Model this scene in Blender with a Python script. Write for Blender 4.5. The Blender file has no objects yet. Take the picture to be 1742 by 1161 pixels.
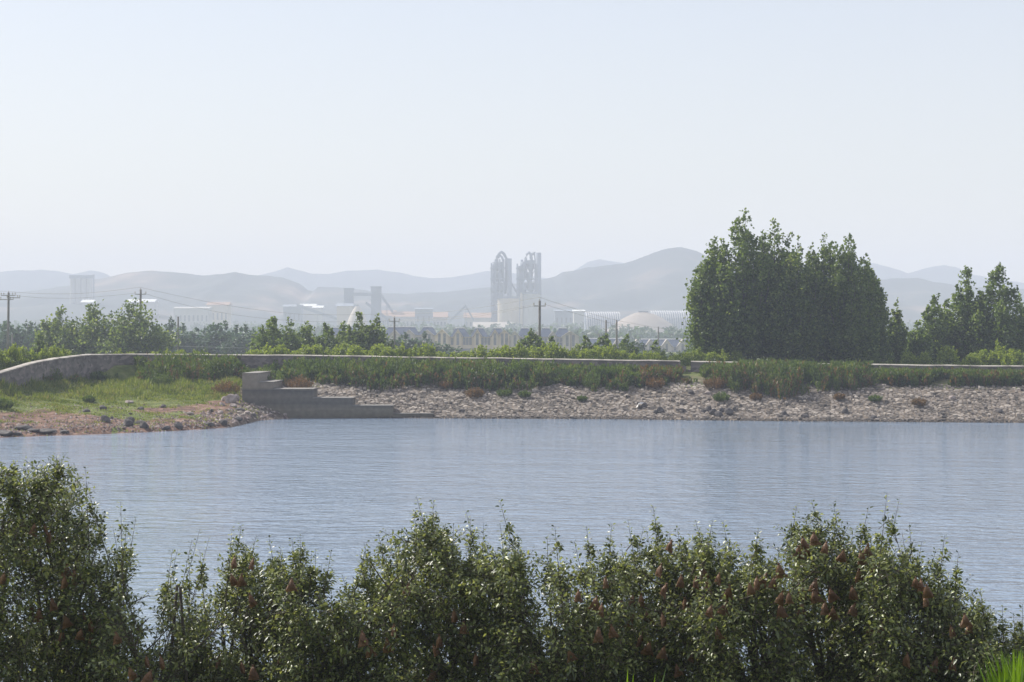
import bpy, math, random
import numpy as np
from mathutils import Vector, noise as mnoise
PI = math.pi
scene = bpy.context.scene
C = scene.collection

# ------------------------------------------------------------------ camera, sky, sun, exposure
F = 3500.0          # focal length in photo pixels (photo 1742 wide)
EYE = 7.1
HZ = 570.0          # photo row of the true horizon
cam = bpy.data.cameras.new("camera")
cam.sensor_width = 36.0
cam.lens = 36.0 * F / 1742.0
cam.shift_y = (HZ - 580.5) / 1742.0
cam.clip_start = 0.5
cam.clip_end = 60000
camo = bpy.data.objects.new("camera", cam)
C.objects.link(camo)
camo.location = (0, 0, EYE)
camo.rotation_euler = (PI / 2, 0, 0)
scene.camera = camo

SUN_AZ, SUN_EL = -52.0, 43.0
world = bpy.data.worlds.new("World")
scene.world = world
world.use_nodes = True
wn = world.node_tree
sky = wn.nodes.new("ShaderNodeTexSky")
sky.sky_type = 'NISHITA'
sky.sun_disc = False
sky.sun_elevation = math.radians(SUN_EL)
sky.sun_rotation = math.radians(SUN_AZ)
sky.altitude = 50
sky.air_density = 1.0
sky.dust_density = 1.8
sky.ozone_density = 2.0
veil = wn.nodes.new("ShaderNodeMix")      # thin even overcast veil over the clear sky
veil.data_type = 'RGBA'
veil.inputs[0].default_value = 0.62
wtc = wn.nodes.new("ShaderNodeTexCoord")       # the veil is warmer and brighter towards the horizon
wsp = wn.nodes.new("ShaderNodeSeparateXYZ")
wn.links.new(wtc.outputs['Generated'], wsp.inputs[0])
wr = wn.nodes.new("ShaderNodeValToRGB")
for pos_, c_ in ((0.0, (.68, .59, .48)), (0.07, (.49, .455, .415)), (0.18, (.41, .41, .43)), (1.0, (.43, .43, .46))):
    e_ = wr.color_ramp.elements.new(pos_) if pos_ not in (0.0, 1.0) else wr.color_ramp.elements[0 if pos_ == 0 else -1]
    e_.color = (*c_, 1)
wn.links.new(wsp.outputs[2], wr.inputs[0])
wm = wn.nodes.new("ShaderNodeVectorMath")
wm.operation = 'SCALE'
wm.inputs['Scale'].default_value = 10.0
wn.links.new(wr.outputs[0], wm.inputs[0])
wn.links.new(wm.outputs[0], veil.inputs[7])
wn.links.new(sky.outputs[0], veil.inputs[6])
wn.links.new(veil.outputs[2], wn.nodes['Background'].inputs[0])
wn.nodes['Background'].inputs[1].default_value = 0.118
sl = bpy.data.lights.new("sun", 'SUN')
sl.energy = 4.5
sl.angle = math.radians(0.6)
sl.color = (1.0, 0.95, 0.875)
slo = bpy.data.objects.new("sun", sl)
C.objects.link(slo)
az, el = math.radians(SUN_AZ), math.radians(SUN_EL)
SUNDIR = Vector((math.sin(az) * math.cos(el), math.cos(az) * math.cos(el), math.sin(el)))
slo.rotation_euler = (-SUNDIR).to_track_quat('-Z', 'Y').to_euler()
slo.location = (-30, 60, 60)
scene.view_settings.view_transform = 'Standard'
scene.view_settings.look = 'None'
scene.view_settings.gamma = 1.0
scene.view_settings.exposure = 0.6
scene.cycles.max_bounces = 8
scene.cycles.volume_bounces = 1
scene.cycles.transparent_max_bounces = 8
scene.cycles.use_denoising = True
HAZE_DENSITY = 0.0004
HAZE_COLOR = (0.765, 0.82, 0.97)


def P(px, py, Y):
    return Vector(((px - 871.0) / F * Y, Y, EYE - (py - HZ) / F * Y))


def zat(py, Y):
    return EYE - (py - HZ) / F * Y


def Yw(py):          # distance of a point on the water surface
    return EYE * F / (py - HZ)


# ------------------------------------------------------------------ tags
def tag(o, label=None, cat=None, group=None, kind=None):
    if label: o['label'] = label
    if cat: o['category'] = cat
    if group: o['group'] = group
    if kind: o['kind'] = kind
    return o


def thing(name, label, cat, loc=(0, 0, 0), rz=0.0, group=None):
    o = bpy.data.objects.new(name, None)
    C.objects.link(o)
    o.empty_display_size = 0.2
    o.location = loc
    o.rotation_euler = (0, 0, rz)
    return tag(o, label, cat, group)


ORD = ["first", "second", "third", "fourth", "fifth", "sixth", "seventh", "eighth", "ninth", "tenth", "eleventh",
       "twelfth", "thirteenth", "fourteenth", "fifteenth", "sixteenth", "seventeenth", "eighteenth", "nineteenth",
       "twentieth", "twenty-first", "twenty-second", "twenty-third", "twenty-fourth", "twenty-fifth", "twenty-sixth",
       "twenty-seventh", "twenty-eighth", "twenty-ninth", "thirtieth"]


def nth(i, n):
    """ordinal phrase from the left, counted from the nearer end of the row"""
    if n == 1: return "only"
    if i == 0: return "leftmost"
    if i == n - 1: return "rightmost"
    if i < n / 2: return ORD[i] + " from the left"
    return ORD[n - 1 - i] + " from the right"


# ------------------------------------------------------------------ materials
def mat(name):
    m = bpy.data.materials.new(name)
    m.use_nodes = True
    nt = m.node_tree
    return m, nt, nt.nodes['Principled BSDF']


def N(nt, kind, **kw):
    n = nt.nodes.new(kind)
    for k, v in kw.items():
        if k in n.inputs: n.inputs[k].default_value = v
        else: setattr(n, k, v)
    return n


def ramp(nt, src, stops):
    r = nt.nodes.new("ShaderNodeValToRGB")
    e = r.color_ramp.elements
    while len(e) < len(stops): e.new(0.5)
    for i, (p, c) in enumerate(stops):
        e[i].position = p
        e[i].color = (*c, 1)
    nt.links.new(src, r.inputs[0])
    return r


def noise_mat(name, stops, scale=1.0, rough=0.9, bump=0.0, bscale=None, detail=4.0, spec=0.3, stretch=(1, 1, 1), island=False):
    m, nt, b = mat(name)
    tc = nt.nodes.new("ShaderNodeTexCoord")
    mp = nt.nodes.new("ShaderNodeMapping")
    mp.inputs['Scale'].default_value = stretch
    nt.links.new(tc.outputs['Object'], mp.inputs[0])
    n = N(nt, "ShaderNodeTexNoise", Scale=scale, Detail=detail)
    nt.links.new(mp.outputs[0], n.inputs['Vector'])
    src = n.outputs[0]
    if island:
        g = nt.nodes.new("ShaderNodeNewGeometry")
        mx = nt.nodes.new("ShaderNodeMix")
        mx.inputs[0].default_value = 0.55
        nt.links.new(n.outputs[0], mx.inputs[2])
        nt.links.new(g.outputs['Random Per Island'], mx.inputs[3])
        src = mx.outputs[0]
    r = ramp(nt, src, stops)
    nt.links.new(r.outputs[0], b.inputs['Base Color'])
    b.inputs['Roughness'].default_value = rough
    b.inputs['Specular IOR Level'].default_value = spec
    if bump:
        n2 = N(nt, "ShaderNodeTexNoise", Scale=bscale or scale * 4, Detail=6.0)
        nt.links.new(mp.outputs[0], n2.inputs['Vector'])
        bp = N(nt, "ShaderNodeBump", Strength=0.8, Distance=bump)
        nt.links.new(n2.outputs[0], bp.inputs['Height'])
        nt.links.new(bp.outputs[0], b.inputs['Normal'])
    return m


def leaf_mat(name, cols, rough=0.5, spec=0.4, trans=0.3, tcol=None, clump=0.5, cscale=0.6):
    """per-leaf and per-clump colour variation, light passing through the blade"""
    m, nt, b = mat(name)
    g = nt.nodes.new("ShaderNodeNewGeometry")
    tc = nt.nodes.new("ShaderNodeTexCoord")
    n = N(nt, "ShaderNodeTexNoise", Scale=cscale, Detail=2.0)
    nt.links.new(tc.outputs['Object'], n.inputs['Vector'])
    mx = nt.nodes.new("ShaderNodeMix")
    mx.inputs[0].default_value = clump
    nt.links.new(g.outputs['Random Per Island'], mx.inputs[2])
    nt.links.new(n.outputs[0], mx.inputs[3])
    k = len(cols)
    r = ramp(nt, mx.outputs[0], [(0.2 + 0.6 * i / (k - 1), c) for i, c in enumerate(cols)])
    nt.links.new(r.outputs[0], b.inputs['Base Color'])
    b.inputs['Roughness'].default_value = rough
    b.inputs['Specular IOR Level'].default_value = spec
    t = nt.nodes.new("ShaderNodeBsdfTranslucent")
    hs = N(nt, "ShaderNodeHueSaturation", Value=1.5, Saturation=1.2, Hue=0.48)
    nt.links.new(r.outputs[0], hs.inputs['Color'])
    nt.links.new(hs.outputs[0], t.inputs[0])
    ms = nt.nodes.new("ShaderNodeMixShader")
    ms.inputs[0].default_value = trans
    nt.links.new(b.outputs[0], ms.inputs[1])
    nt.links.new(t.outputs[0], ms.inputs[2])
    nt.links.new(ms.outputs[0], nt.nodes['Material Output'].inputs[0])
    return m


M = {}
M['poplar'] = leaf_mat('poplar_leaves', [(0.035, 0.065, 0.022), (0.10, 0.15, 0.045), (0.21, 0.26, 0.085)], trans=0.45)
M['poplar_light'] = leaf_mat('pale_poplar_leaves', [(0.045, 0.08, 0.024), (0.11, 0.165, 0.045), (0.20, 0.26, 0.08)], trans=0.4)
M['far_tree'] = leaf_mat('far_leaves', [(0.03, 0.06, 0.035), (0.06, 0.10, 0.055), (0.10, 0.15, 0.08)], trans=0.35)
M['shrub'] = leaf_mat('shrub_leaves', [(0.09, 0.14, 0.03), (0.19, 0.26, 0.055), (0.32, 0.38, 0.10)], trans=0.45)
M['fruit_leaf'] = leaf_mat('fruit_tree_leaves', [(0.028, 0.042, 0.017), (0.09, 0.118, 0.045), (0.17, 0.20, 0.08), (0.30, 0.34, 0.12)],
                           rough=0.42, spec=0.7, trans=0.32, clump=0.35, cscale=1.2)
M['reed'] = leaf_mat('reed_leaves', [(0.025, 0.048, 0.014), (0.055, 0.095, 0.022), (0.10, 0.15, 0.035), (0.19, 0.21, 0.07)], trans=0.38, clump=0.7, cscale=0.55)
M['dry_weed'] = leaf_mat('dry_weed_leaves', [(0.08, 0.075, 0.03), (0.16, 0.11, 0.045), (0.24, 0.15, 0.06)], trans=0.3)
M['grass'] = leaf_mat('beach_grass', [(0.06, 0.09, 0.02), (0.12, 0.17, 0.035), (0.20, 0.24, 0.06), (0.26, 0.22, 0.10)], trans=0.35, clump=0.6, cscale=0.4)
M['field'] = leaf_mat('field_herbs', [(0.03, 0.05, 0.014), (0.06, 0.095, 0.022), (0.11, 0.15, 0.035)], trans=0.3)
M['lush'] = leaf_mat('lush_grass', [(0.05, 0.10, 0.015), (0.10, 0.19, 0.03), (0.16, 0.27, 0.05)], trans=0.4, rough=0.4)
M['bark'] = noise_mat('bark', [(0.3, (0.05, 0.04, 0.032)), (0.7, (0.13, 0.11, 0.09))], 3, bump=0.01, bscale=20)
M['bark_grey'] = noise_mat('grey_bark', [(0.3, (0.09, 0.085, 0.075)), (0.7, (0.22, 0.20, 0.18))], 2)
M['concrete'] = noise_mat('concrete', [(0.3, (0.16, 0.15, 0.135)), (0.7, (0.26, 0.245, 0.22))], 1.5, bump=0.01, bscale=12)
M['coping'] = noise_mat('mortar_coping', [(0.34, (0.20, 0.18, 0.16)), (0.5, (0.40, 0.365, 0.32)), (0.7, (0.52, 0.48, 0.42))], .9, bump=0.01, bscale=8)
M['pole'] = noise_mat('pole_concrete', [(0.3, (0.13, 0.125, 0.115)), (0.7, (0.22, 0.21, 0.19))], 1.5)
M['wood'] = noise_mat('weathered_wood', [(0.3, (0.03, 0.026, 0.022)), (0.7, (0.075, 0.062, 0.05))], 4, stretch=(4, 4, 1))
M['steel'] = noise_mat('galvanised_steel', [(0.3, (0.20, 0.20, 0.20)), (0.7, (0.32, 0.32, 0.31))], 2, rough=0.5)
M['pale_metal'] = noise_mat('pale_metal', [(0.3, (0.42, 0.42, 0.43)), (0.7, (0.55, 0.55, 0.56))], 0.4, rough=0.6)
M['porcelain'] = noise_mat('porcelain', [(0.3, (0.30, 0.26, 0.22)), (0.7, (0.45, 0.42, 0.38))], 3, rough=0.3)
M['wire'] = noise_mat('wire_aluminium', [(0.3, (0.22, 0.21, 0.20)), (0.7, (0.34, 0.33, 0.32))], 0.3, rough=0.5)
M['rock'] = noise_mat('dark_rock', [(0.3, (0.05, 0.045, 0.045)), (0.55, (0.11, 0.10, 0.095)), (0.8, (0.20, 0.18, 0.165))], 2.5, bump=0.03, bscale=8)
M['rock_pale'] = noise_mat('pale_rock', [(0.3, (0.22, 0.18, 0.16)), (0.7, (0.42, 0.36, 0.33))], 2.5, bump=0.03, bscale=8)
M['paper'] = noise_mat('waxed_paper', [(0.3, (0.06, 0.029, 0.016)), (0.55, (0.12, 0.06, 0.032)), (0.75, (0.28, 0.16, 0.09))], 9, rough=0.55, bump=0.006, bscale=40)
M['cream'] = noise_mat('cream_render', [(0.3, (0.50, 0.41, 0.30)), (0.7, (0.62, 0.51, 0.38))], 0.15)
M['offwhite'] = noise_mat('offwhite_render', [(0.3, (0.38, 0.34, 0.29)), (0.7, (0.48, 0.43, 0.37))], 0.15)
M['slate'] = noise_mat('roof_tiles', [(0.3, (0.02, 0.035, 0.075)), (0.7, (0.04, 0.06, 0.11))], 0.5)
M['glass_dark'] = noise_mat('window_glass', [(0.3, (0.08, 0.09, 0.11)), (0.7, (0.14, 0.155, 0.18))], 1, rough=0.15, spec=0.5)
M['white_metal'] = noise_mat('white_metal', [(0.3, (0.72, 0.72, 0.70)), (0.7, (0.85, 0.85, 0.83))], 0.4, rough=0.45)
M['plant_metal'] = noise_mat('plant_steelwork', [(0.3, (0.17, 0.20, 0.25)), (0.7, (0.26, 0.29, 0.34))], 0.08, rough=0.7)
M['plant_concrete'] = noise_mat('plant_concrete', [(0.3, (0.38, 0.37, 0.36)), (0.7, (0.48, 0.46, 0.44))], 0.05)
M['plant_cream'] = noise_mat('plant_cream', [(0.3, (0.48, 0.41, 0.32)), (0.7, (0.58, 0.50, 0.40))], 0.05)
M['mound'] = noise_mat('mound_cladding', [(0.3, (0.30, 0.25, 0.21)), (0.7, (0.38, 0.32, 0.27))], 0.05)
M['rust'] = noise_mat('rust_red_sheet', [(0.3, (0.28, 0.17, 0.12)), (0.7, (0.40, 0.26, 0.18))], 0.05)
M['stone_side'] = noise_mat('hillside', [(0.30, (0.014, 0.026, 0.034)), (0.55, (0.026, 0.042, 0.048)), (0.72, (0.05, 0.062, 0.062))], 0.006, detail=8)
M['quarry'] = noise_mat('quarried_hillside', [(0.40, (0.016, 0.028, 0.034)), (0.56, (0.035, 0.045, 0.046)), (0.63, (0.10, 0.08, 0.07)), (0.72, (0.28, 0.21, 0.17))], 0.007, detail=8, stretch=(1, 1, 0.6))
M['plastic'] = noise_mat('white_plastic', [(0.3, (0.62, 0.60, 0.56)), (0.7, (0.8, 0.78, 0.75))], 3, rough=0.5)


# ------------------------------------------------------------------ mesh builders
class MB:
    def __init__(s): s.v, s.f = [], []

    def add(s, vs, fs):
        k = len(s.v)
        s.v += [tuple(v) for v in vs]
        s.f += [tuple(i + k for i in f) for f in fs]
        return s

    def box(s, x0, x1, y0, y1, z0, z1):
        return s.add([(x0, y0, z0), (x1, y0, z0), (x1, y1, z0), (x0, y1, z0), (x0, y0, z1), (x1, y0, z1), (x1, y1, z1), (x0, y1, z1)],
                     [(0, 3, 2, 1), (4, 5, 6, 7), (0, 1, 5, 4), (1, 2, 6, 5), (2, 3, 7, 6), (3, 0, 4, 7)])

    def tube(s, pts, rad, n=6, caps=True):
        pts = [Vector(p) for p in pts]
        if not hasattr(rad, '__len__'): rad = [rad] * len(pts)
        vs, fs = [], []
        for i, p in enumerate(pts):
            d = (pts[min(i + 1, len(pts) - 1)] - pts[max(i - 1, 0)]).normalized()
            a = Vector((0, 0, 1)) if abs(d.z) < 0.9 else Vector((1, 0, 0))
            u = d.cross(a).normalized()
            w = d.cross(u)
            for k in range(n):
                t = 2 * PI * k / n
                vs.append(p + (u * math.cos(t) + w * math.sin(t)) * rad[i])
        for i in range(len(pts) - 1):
            for k in range(n):
                a, b = i * n + k, i * n + (k + 1) % n
                fs.append((a, a + n, b + n, b))
        if caps:
            fs.append(tuple(range(n)))
            fs.append(tuple(reversed(range(len(pts) * n - n, len(pts) * n))))
        return s.add(vs, fs)

    def prism_y(s, poly, y0, y1):      # poly of (x, z), counter-clockwise seen from -y
        n = len(poly)
        vs = [(x, y0, z) for x, z in poly] + [(x, y1, z) for x, z in poly]
        fs = [tuple(range(n)), tuple(reversed(range(n, 2 * n)))]
        for i in range(n):
            j = (i + 1) % n
            fs.append((i, i + n, j + n, j))
        return s.add(vs, fs)

    def build(s, name, m, parent=None, loc=None, smooth=False, base=(0, 0, 0)):
        """base: world point subtracted from the vertices (the parent's or the object's own location)"""
        me = bpy.data.meshes.new(name)
        b = Vector(base)
        me.from_pydata([tuple(Vector(v) - b) for v in s.v], [], s.f)
        me.materials.append(m)
        if smooth: me.polygons.foreach_set('use_smooth', [True] * len(me.polygons))
        me.update()
        return link(name, me, parent, loc)


def link(name, me, parent=None, loc=None):
    o = bpy.data.objects.new(name, me)
    C.objects.link(o)
    if parent: o.parent = parent
    if loc is not None: o.location = loc
    return o


def np_mesh(name, V, Fq, m, smooth=False):
    """V (n,3); Fq list of integer arrays, each (k, 3) or (k, 4)"""
    me = bpy.data.meshes.new(name)
    me.vertices.add(len(V))
    me.vertices.foreach_set('co', np.ascontiguousarray(V, dtype=np.float32).ravel())
    loops = np.concatenate([f.ravel() for f in Fq]).astype(np.int32)
    tot = np.concatenate([np.full(len(f), f.shape[1], np.int32) for f in Fq])
    st = np.concatenate([[0], np.cumsum(tot)[:-1]]).astype(np.int32)
    me.loops.add(len(loops))
    me.loops.foreach_set('vertex_index', loops)
    me.polygons.add(len(tot))
    me.polygons.foreach_set('loop_start', st)
    me.polygons.foreach_set('loop_total', tot)
    if smooth: me.polygons.foreach_set('use_smooth', np.ones(len(tot), bool))
    me.materials.append(m)
    me.update(calc_edges=True)
    return me


def unit(a):
    return a / np.maximum(np.linalg.norm(a, axis=1, keepdims=True), 1e-9)


def blades(pos, d, nrm, ln, wd, fold=0.25):
    """pointed leaf of four corners folded along its midrib: base, side, tip, side"""
    d = unit(d)
    s = unit(np.cross(d, nrm))
    n = np.cross(s, d)
    ln = np.asarray(ln)[:, None]
    wd = np.asarray(wd)[:, None]
    k = len(pos)
    V = np.stack([pos, pos + d * ln * .45 + s * wd * .5 + n * wd * fold, pos + d * ln, pos + d * ln * .45 - s * wd * .5 + n * wd * fold], 1).reshape(-1, 3)
    i = np.arange(k)[:, None] * 4
    return V, [np.concatenate([i + np.array([[0, 1, 2]]), i + np.array([[0, 2, 3]])])]


def oval_leaves(pos, d, nrm, ln, wd, droop):
    """oval leaf: base, two midrib points, tip, two points each side; folded, tip bent down"""
    d = unit(d)
    s = unit(np.cross(d, nrm))
    n = np.cross(s, d)
    L = np.asarray(ln)[:, None]
    W = np.asarray(wd)[:, None]
    dz = np.zeros_like(pos)
    dz[:, 2] = -1
    D = np.asarray(droop)[:, None]
    b = pos
    c1 = pos + d * L * .35 + dz * L * D * .06
    c2 = pos + d * L * .68 + dz * L * D * .22
    t = pos + d * L + dz * L * D * .5
    V = np.stack([b, c1, c2, t, c1 + s * W * .47 + n * W * .16, c2 + s * W * .38 + n * W * .14,
                  c1 - s * W * .47 + n * W * .16, c2 - s * W * .38 + n * W * .14], 1).reshape(-1, 3)
    i = np.arange(len(pos))[:, None] * 8
    tri = np.concatenate([i + np.array([[0, 4, 1]]), i + np.array([[0, 1, 6]]), i + np.array([[2, 5, 3]]), i + np.array([[2, 3, 7]])])
    quad = np.concatenate([i + np.array([[1, 4, 5, 2]]), i + np.array([[1, 2, 7, 6]])])
    return V, [tri, quad]


def merge(parts):
    V, F3, F4, k = [], [], [], 0
    for v, fs in parts:
        V.append(v)
        for f in fs: (F3 if f.shape[1] == 3 else F4).append(f + k)
        k += len(v)
    out = []
    if F3: out.append(np.concatenate(F3))
    if F4: out.append(np.concatenate(F4))
    return np.concatenate(V), out


def fbm(x, y, s, seed=0, o=3):
    v, a, t = 0, 1, 0
    for k in range(o):
        v += a * mnoise.noise(Vector((x * s, y * s, seed + k * 7.3)))
        t += a
        a *= .5
        s *= 2.1
    return v / t


def interp(x, pts):
    return float(np.interp(x, [p[0] for p in pts], [p[1] for p in pts]))


# ================================================================== THE SETTING
# ---- ground: profile lines from the far shore up to the wall, keyed by bearing (photo column)
def prof(u):
    # each control column: (u, [(Y, z) ...])
    return [
        (-500, [(128, -2), (136, 0), (145, .8), (152, 1.7), (158, 2.6), (162, 2.9)]),
        (0, [(132, -2), (142, 0), (149, .75), (157, 1.7), (162, 2.7), (166, 3.3)]),
        (150, [(136, -2), (146.5, 0), (155, .85), (168, 1.7), (179, 2.6), (185, 3.1)]),
        (300, [(142, -2), (152, 0), (160, .6), (172, 1.6), (182, 2.6), (190, 3.1)]),
        (395, [(148, -2), (158, 0), (164, .5), (173, 1.3), (181, 2.5), (190, 3.2)]),
        (440, [(158, -2), (170, 0), (173, .55), (177, 1.2), (182, 2.5), (190, 3.4)]),
        (500, [(167, -2), (175.5, -.1), (177.5, .55), (180, 1.5), (183, 2.5), (190, 3.6)]),
        (1000, [(166, -2), (173.6, 0), (176, .8), (178.5, 1.65), (181, 2.5), (187, 3.6)]),
        (1300, [(162, -2), (169.5, 0), (172, .8), (174.5, 1.65), (177, 2.5), (182, 3.6)]),
        (1742, [(158, -2), (165.8, 0), (168.2, .8), (170.5, 1.65), (173, 2.5), (178, 3.6)]),
        (2300, [(152, -2), (160, 0), (162.3, .8), (164.6, 1.65), (167, 2.5), (172, 3.6)]),
    ]


PROF = prof(0)
PU = np.array([p[0] for p in PROF], float)
PY = np.array([[q[0] for q in p[1]] for p in PROF])
PZ = np.array([[q[1] for q in p[1]] for p in PROF])


def far_profile(u):
    ys = [np.interp(u, PU, PY[:, k]) for k in range(6)]
    zs = [np.interp(u, PU, PZ[:, k]) for k in range(6)]
    return ys, zs


BACK = [(6, 4.35), (14, 4.1), (30, 3.4), (70, 1.8), (160, .3), (400, 0), (720, 0), (1100, 2), (1600, 8), (2300, 14), (60000, 14)]
NEAR = [(-60, 5.8), (-5, 5.5), (6, 5.3), (14, 4.2), (20, 2.6), (25, 1.3), (31, .75), (36, .25), (38.5, -.15), (43, -1.2), (50, -2), (100, -2.2)]


def ground_z(X, Y, rough=True):
    if Y < 100:
        z = interp(Y, NEAR)
        return z + (fbm(X, Y, .25, 3) * .18 if rough else 0)
    u = 871 + F * X / Y
    ys, zs = far_profile(u)
    if Y <= ys[5]:
        z = float(np.interp(Y, [100] + ys, [-2.2] + zs))
        if not rough: return z
        a = .09 if u > 470 else .16
        sh = min(1, max(0, (Y - ys[1]) / 3 + .35))
        z += fbm(X, Y, .22, 5) * a * 2.2 * sh + fbm(X, Y, 1.1, 9, 2) * a * .5 * sh
        if u < 470:   # low cut bank of red soil at the water's edge
            k = Y - ys[1] - .5 + fbm(X, Y, .5, 12) * 1.2
            z += .22 * max(0, min(1, k / .5)) * max(0, min(1, (465 - u) / 60)) * max(0, 1 - max(0, k) / 9)
        return z
    d = Y - ys[5]
    low = float(np.interp(u, [1150, 1300, 2300], [0, .45, .75]))
    z = float(np.interp(d, [0, 1.5] + [b[0] for b in BACK], [zs[5], 4.3 - low] + [b[1] for b in BACK]))
    if d < 30: z = min(z, 4.3 - low)
    if rough: z += fbm(X, Y, .1, 7) * .25
    return z


def build_ground():
    s = np.unique(np.concatenate([np.linspace(-.6, -.27, 18), np.linspace(-.27, .27, 400), np.linspace(.27, .6, 18)]))
    ys = np.unique(np.concatenate([np.linspace(-60, 0, 7), np.linspace(0, 46, 50), np.linspace(46, 130, 12), np.linspace(130, 198, 150),
                                   np.linspace(198, 280, 24), np.geomspace(280, 4750, 42)]))
    V = np.zeros((len(ys), len(s), 3), np.float32)
    g = np.zeros((len(ys), len(s)), np.float32)
    soil = np.zeros_like(g)
    for j, Y in enumerate(ys):
        for i, t in enumerate(s):
            X = t * max(Y, 110.0)
            z = ground_z(X, Y)
            V[j, i] = (X, Y, z)
            gg, ss = masks(X, Y, z)
            g[j, i], soil[j, i] = gg, ss
    n = len(s)
    idx = np.arange(len(ys) * n).reshape(len(ys), n)
    Fq = np.stack([idx[:-1, :-1], idx[:-1, 1:], idx[1:, 1:], idx[1:, :-1]], -1).reshape(-1, 4)
    m, nt, b = mat('ground')
    tc = nt.nodes.new("ShaderNodeTexCoord")
    n1 = N(nt, "ShaderNodeTexNoise", Scale=1.3, Detail=8.0)
    n2 = N(nt, "ShaderNodeTexNoise", Scale=.35, Detail=6.0)
    for q in (n1, n2): nt.links.new(tc.outputs['Object'], q.inputs['Vector'])
    dirt = ramp(nt, n1.outputs[0], [(.3, (.09, .075, .055)), (.5, (.15, .12, .09)), (.7, (.24, .20, .16))])
    red = ramp(nt, n1.outputs[0], [(.3, (.075, .044, .032)), (.5, (.15, .085, .058)), (.68, (.26, .175, .13))])
    gr = ramp(nt, n1.outputs[0], [(.3, (.07, .085, .025)), (.5, (.12, .15, .04)), (.7, (.20, .20, .08))])
    aS = N(nt, "ShaderNodeAttribute", attribute_name='soil')
    aG = N(nt, "ShaderNodeAttribute", attribute_name='grass_cover')

    def mixc(fac, a, bb):
        x = nt.nodes.new("ShaderNodeMix")
        x.data_type = 'RGBA'
        nt.links.new(fac, x.inputs[0])
        nt.links.new(a, x.inputs[6])
        nt.links.new(bb, x.inputs[7])
        return x.outputs[2]

    def soft(att, amt):
        a = N(nt, "ShaderNodeMath", operation='MULTIPLY_ADD')
        nt.links.new(n2.outputs[0], a.inputs[0])
        a.inputs[1].default_value = amt
        nt.links.new(att, a.inputs[2])
        r = N(nt, "ShaderNodeMapRange")
        r.inputs[1].default_value = .35 + amt * .5
        r.inputs[2].default_value = .65 + amt * .5
        nt.links.new(a.outputs[0], r.inputs[0])
        return r.outputs[0]
    c = mixc(soft(aS.outputs['Fac'], .8), dirt.outputs[0], red.outputs[0])
    c = mixc(soft(aG.outputs['Fac'], .9), c, gr.outputs[0])
    nt.links.new(c, b.inputs['Base Color'])
    b.inputs['Roughness'].default_value = .95
    b.inputs['Specular IOR Level'].default_value = .2
    bp = N(nt, "ShaderNodeBump", Strength=1.0, Distance=.08)
    n3 = N(nt, "ShaderNodeTexNoise", Scale=4.0, Detail=8.0)
    nt.links.new(tc.outputs['Object'], n3.inputs['Vector'])
    nt.links.new(n3.outputs[0], bp.inputs['Height'])
    nt.links.new(bp.outputs[0], b.inputs['Normal'])
    me = np_mesh('ground', V.reshape(-1, 3), [Fq], m, smooth=True)
    for nm, arr in (('grass_cover', g), ('soil', soil)):
        a = me.attributes.new(nm, 'FLOAT', 'POINT')
        a.data.foreach_set('value', arr.ravel())
    o = link('ground', me)
    tag(o, 'red soil beach, grassy bank and fields around the reservoir', kind='structure')


# grass tongue on the beach in (column, row-like depth) terms
def masks(X, Y, z):
    if Y < 100:
        return (1.0 if Y < 33 else .5), 1.0 if Y > 30 else .3
    u = 871 + F * X / Y
    ys, zs = far_profile(u)
    if Y > ys[5]:
        return .9, .3
    if u > 470:
        return (.55 if Y > ys[4] else 0.0), .15
    d = (Y - ys[1])
    lo = interp(u, [(-500, 14), (0, 13.5), (100, 12.5), (150, 11), (250, 7.5), (300, 11), (350, 17), (400, 18), (440, 22)])
    gcov = max(0, min(1, (d - lo) / 3 + .5 + fbm(X, Y, .25, 61, 3) * 1.6))
    # bare red patch behind the tongue of grass
    if 190 < u < 420:
        c = 13.5 + (u - 190) * .005
        gcov = min(gcov if u < 330 else gcov, 1) * (1 - .95 * math.exp(-((d - c) / 2.6) ** 2) * min(1, (u - 190) / 60))
        t = interp(u, [(190, 0), (260, 8.8), (330, 8.2), (420, 8)])
        gcov = max(gcov, .8 * math.exp(-((d - t) / 1.7) ** 2) * (1 if u < 350 else .4))
    soil = 1.0 if d < 22 else max(0, 1 - (d - 22) / 4)
    if u > 330: soil *= max(.25, 1 - (u - 330) / 130)
    return gcov, soil


build_ground()

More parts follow.
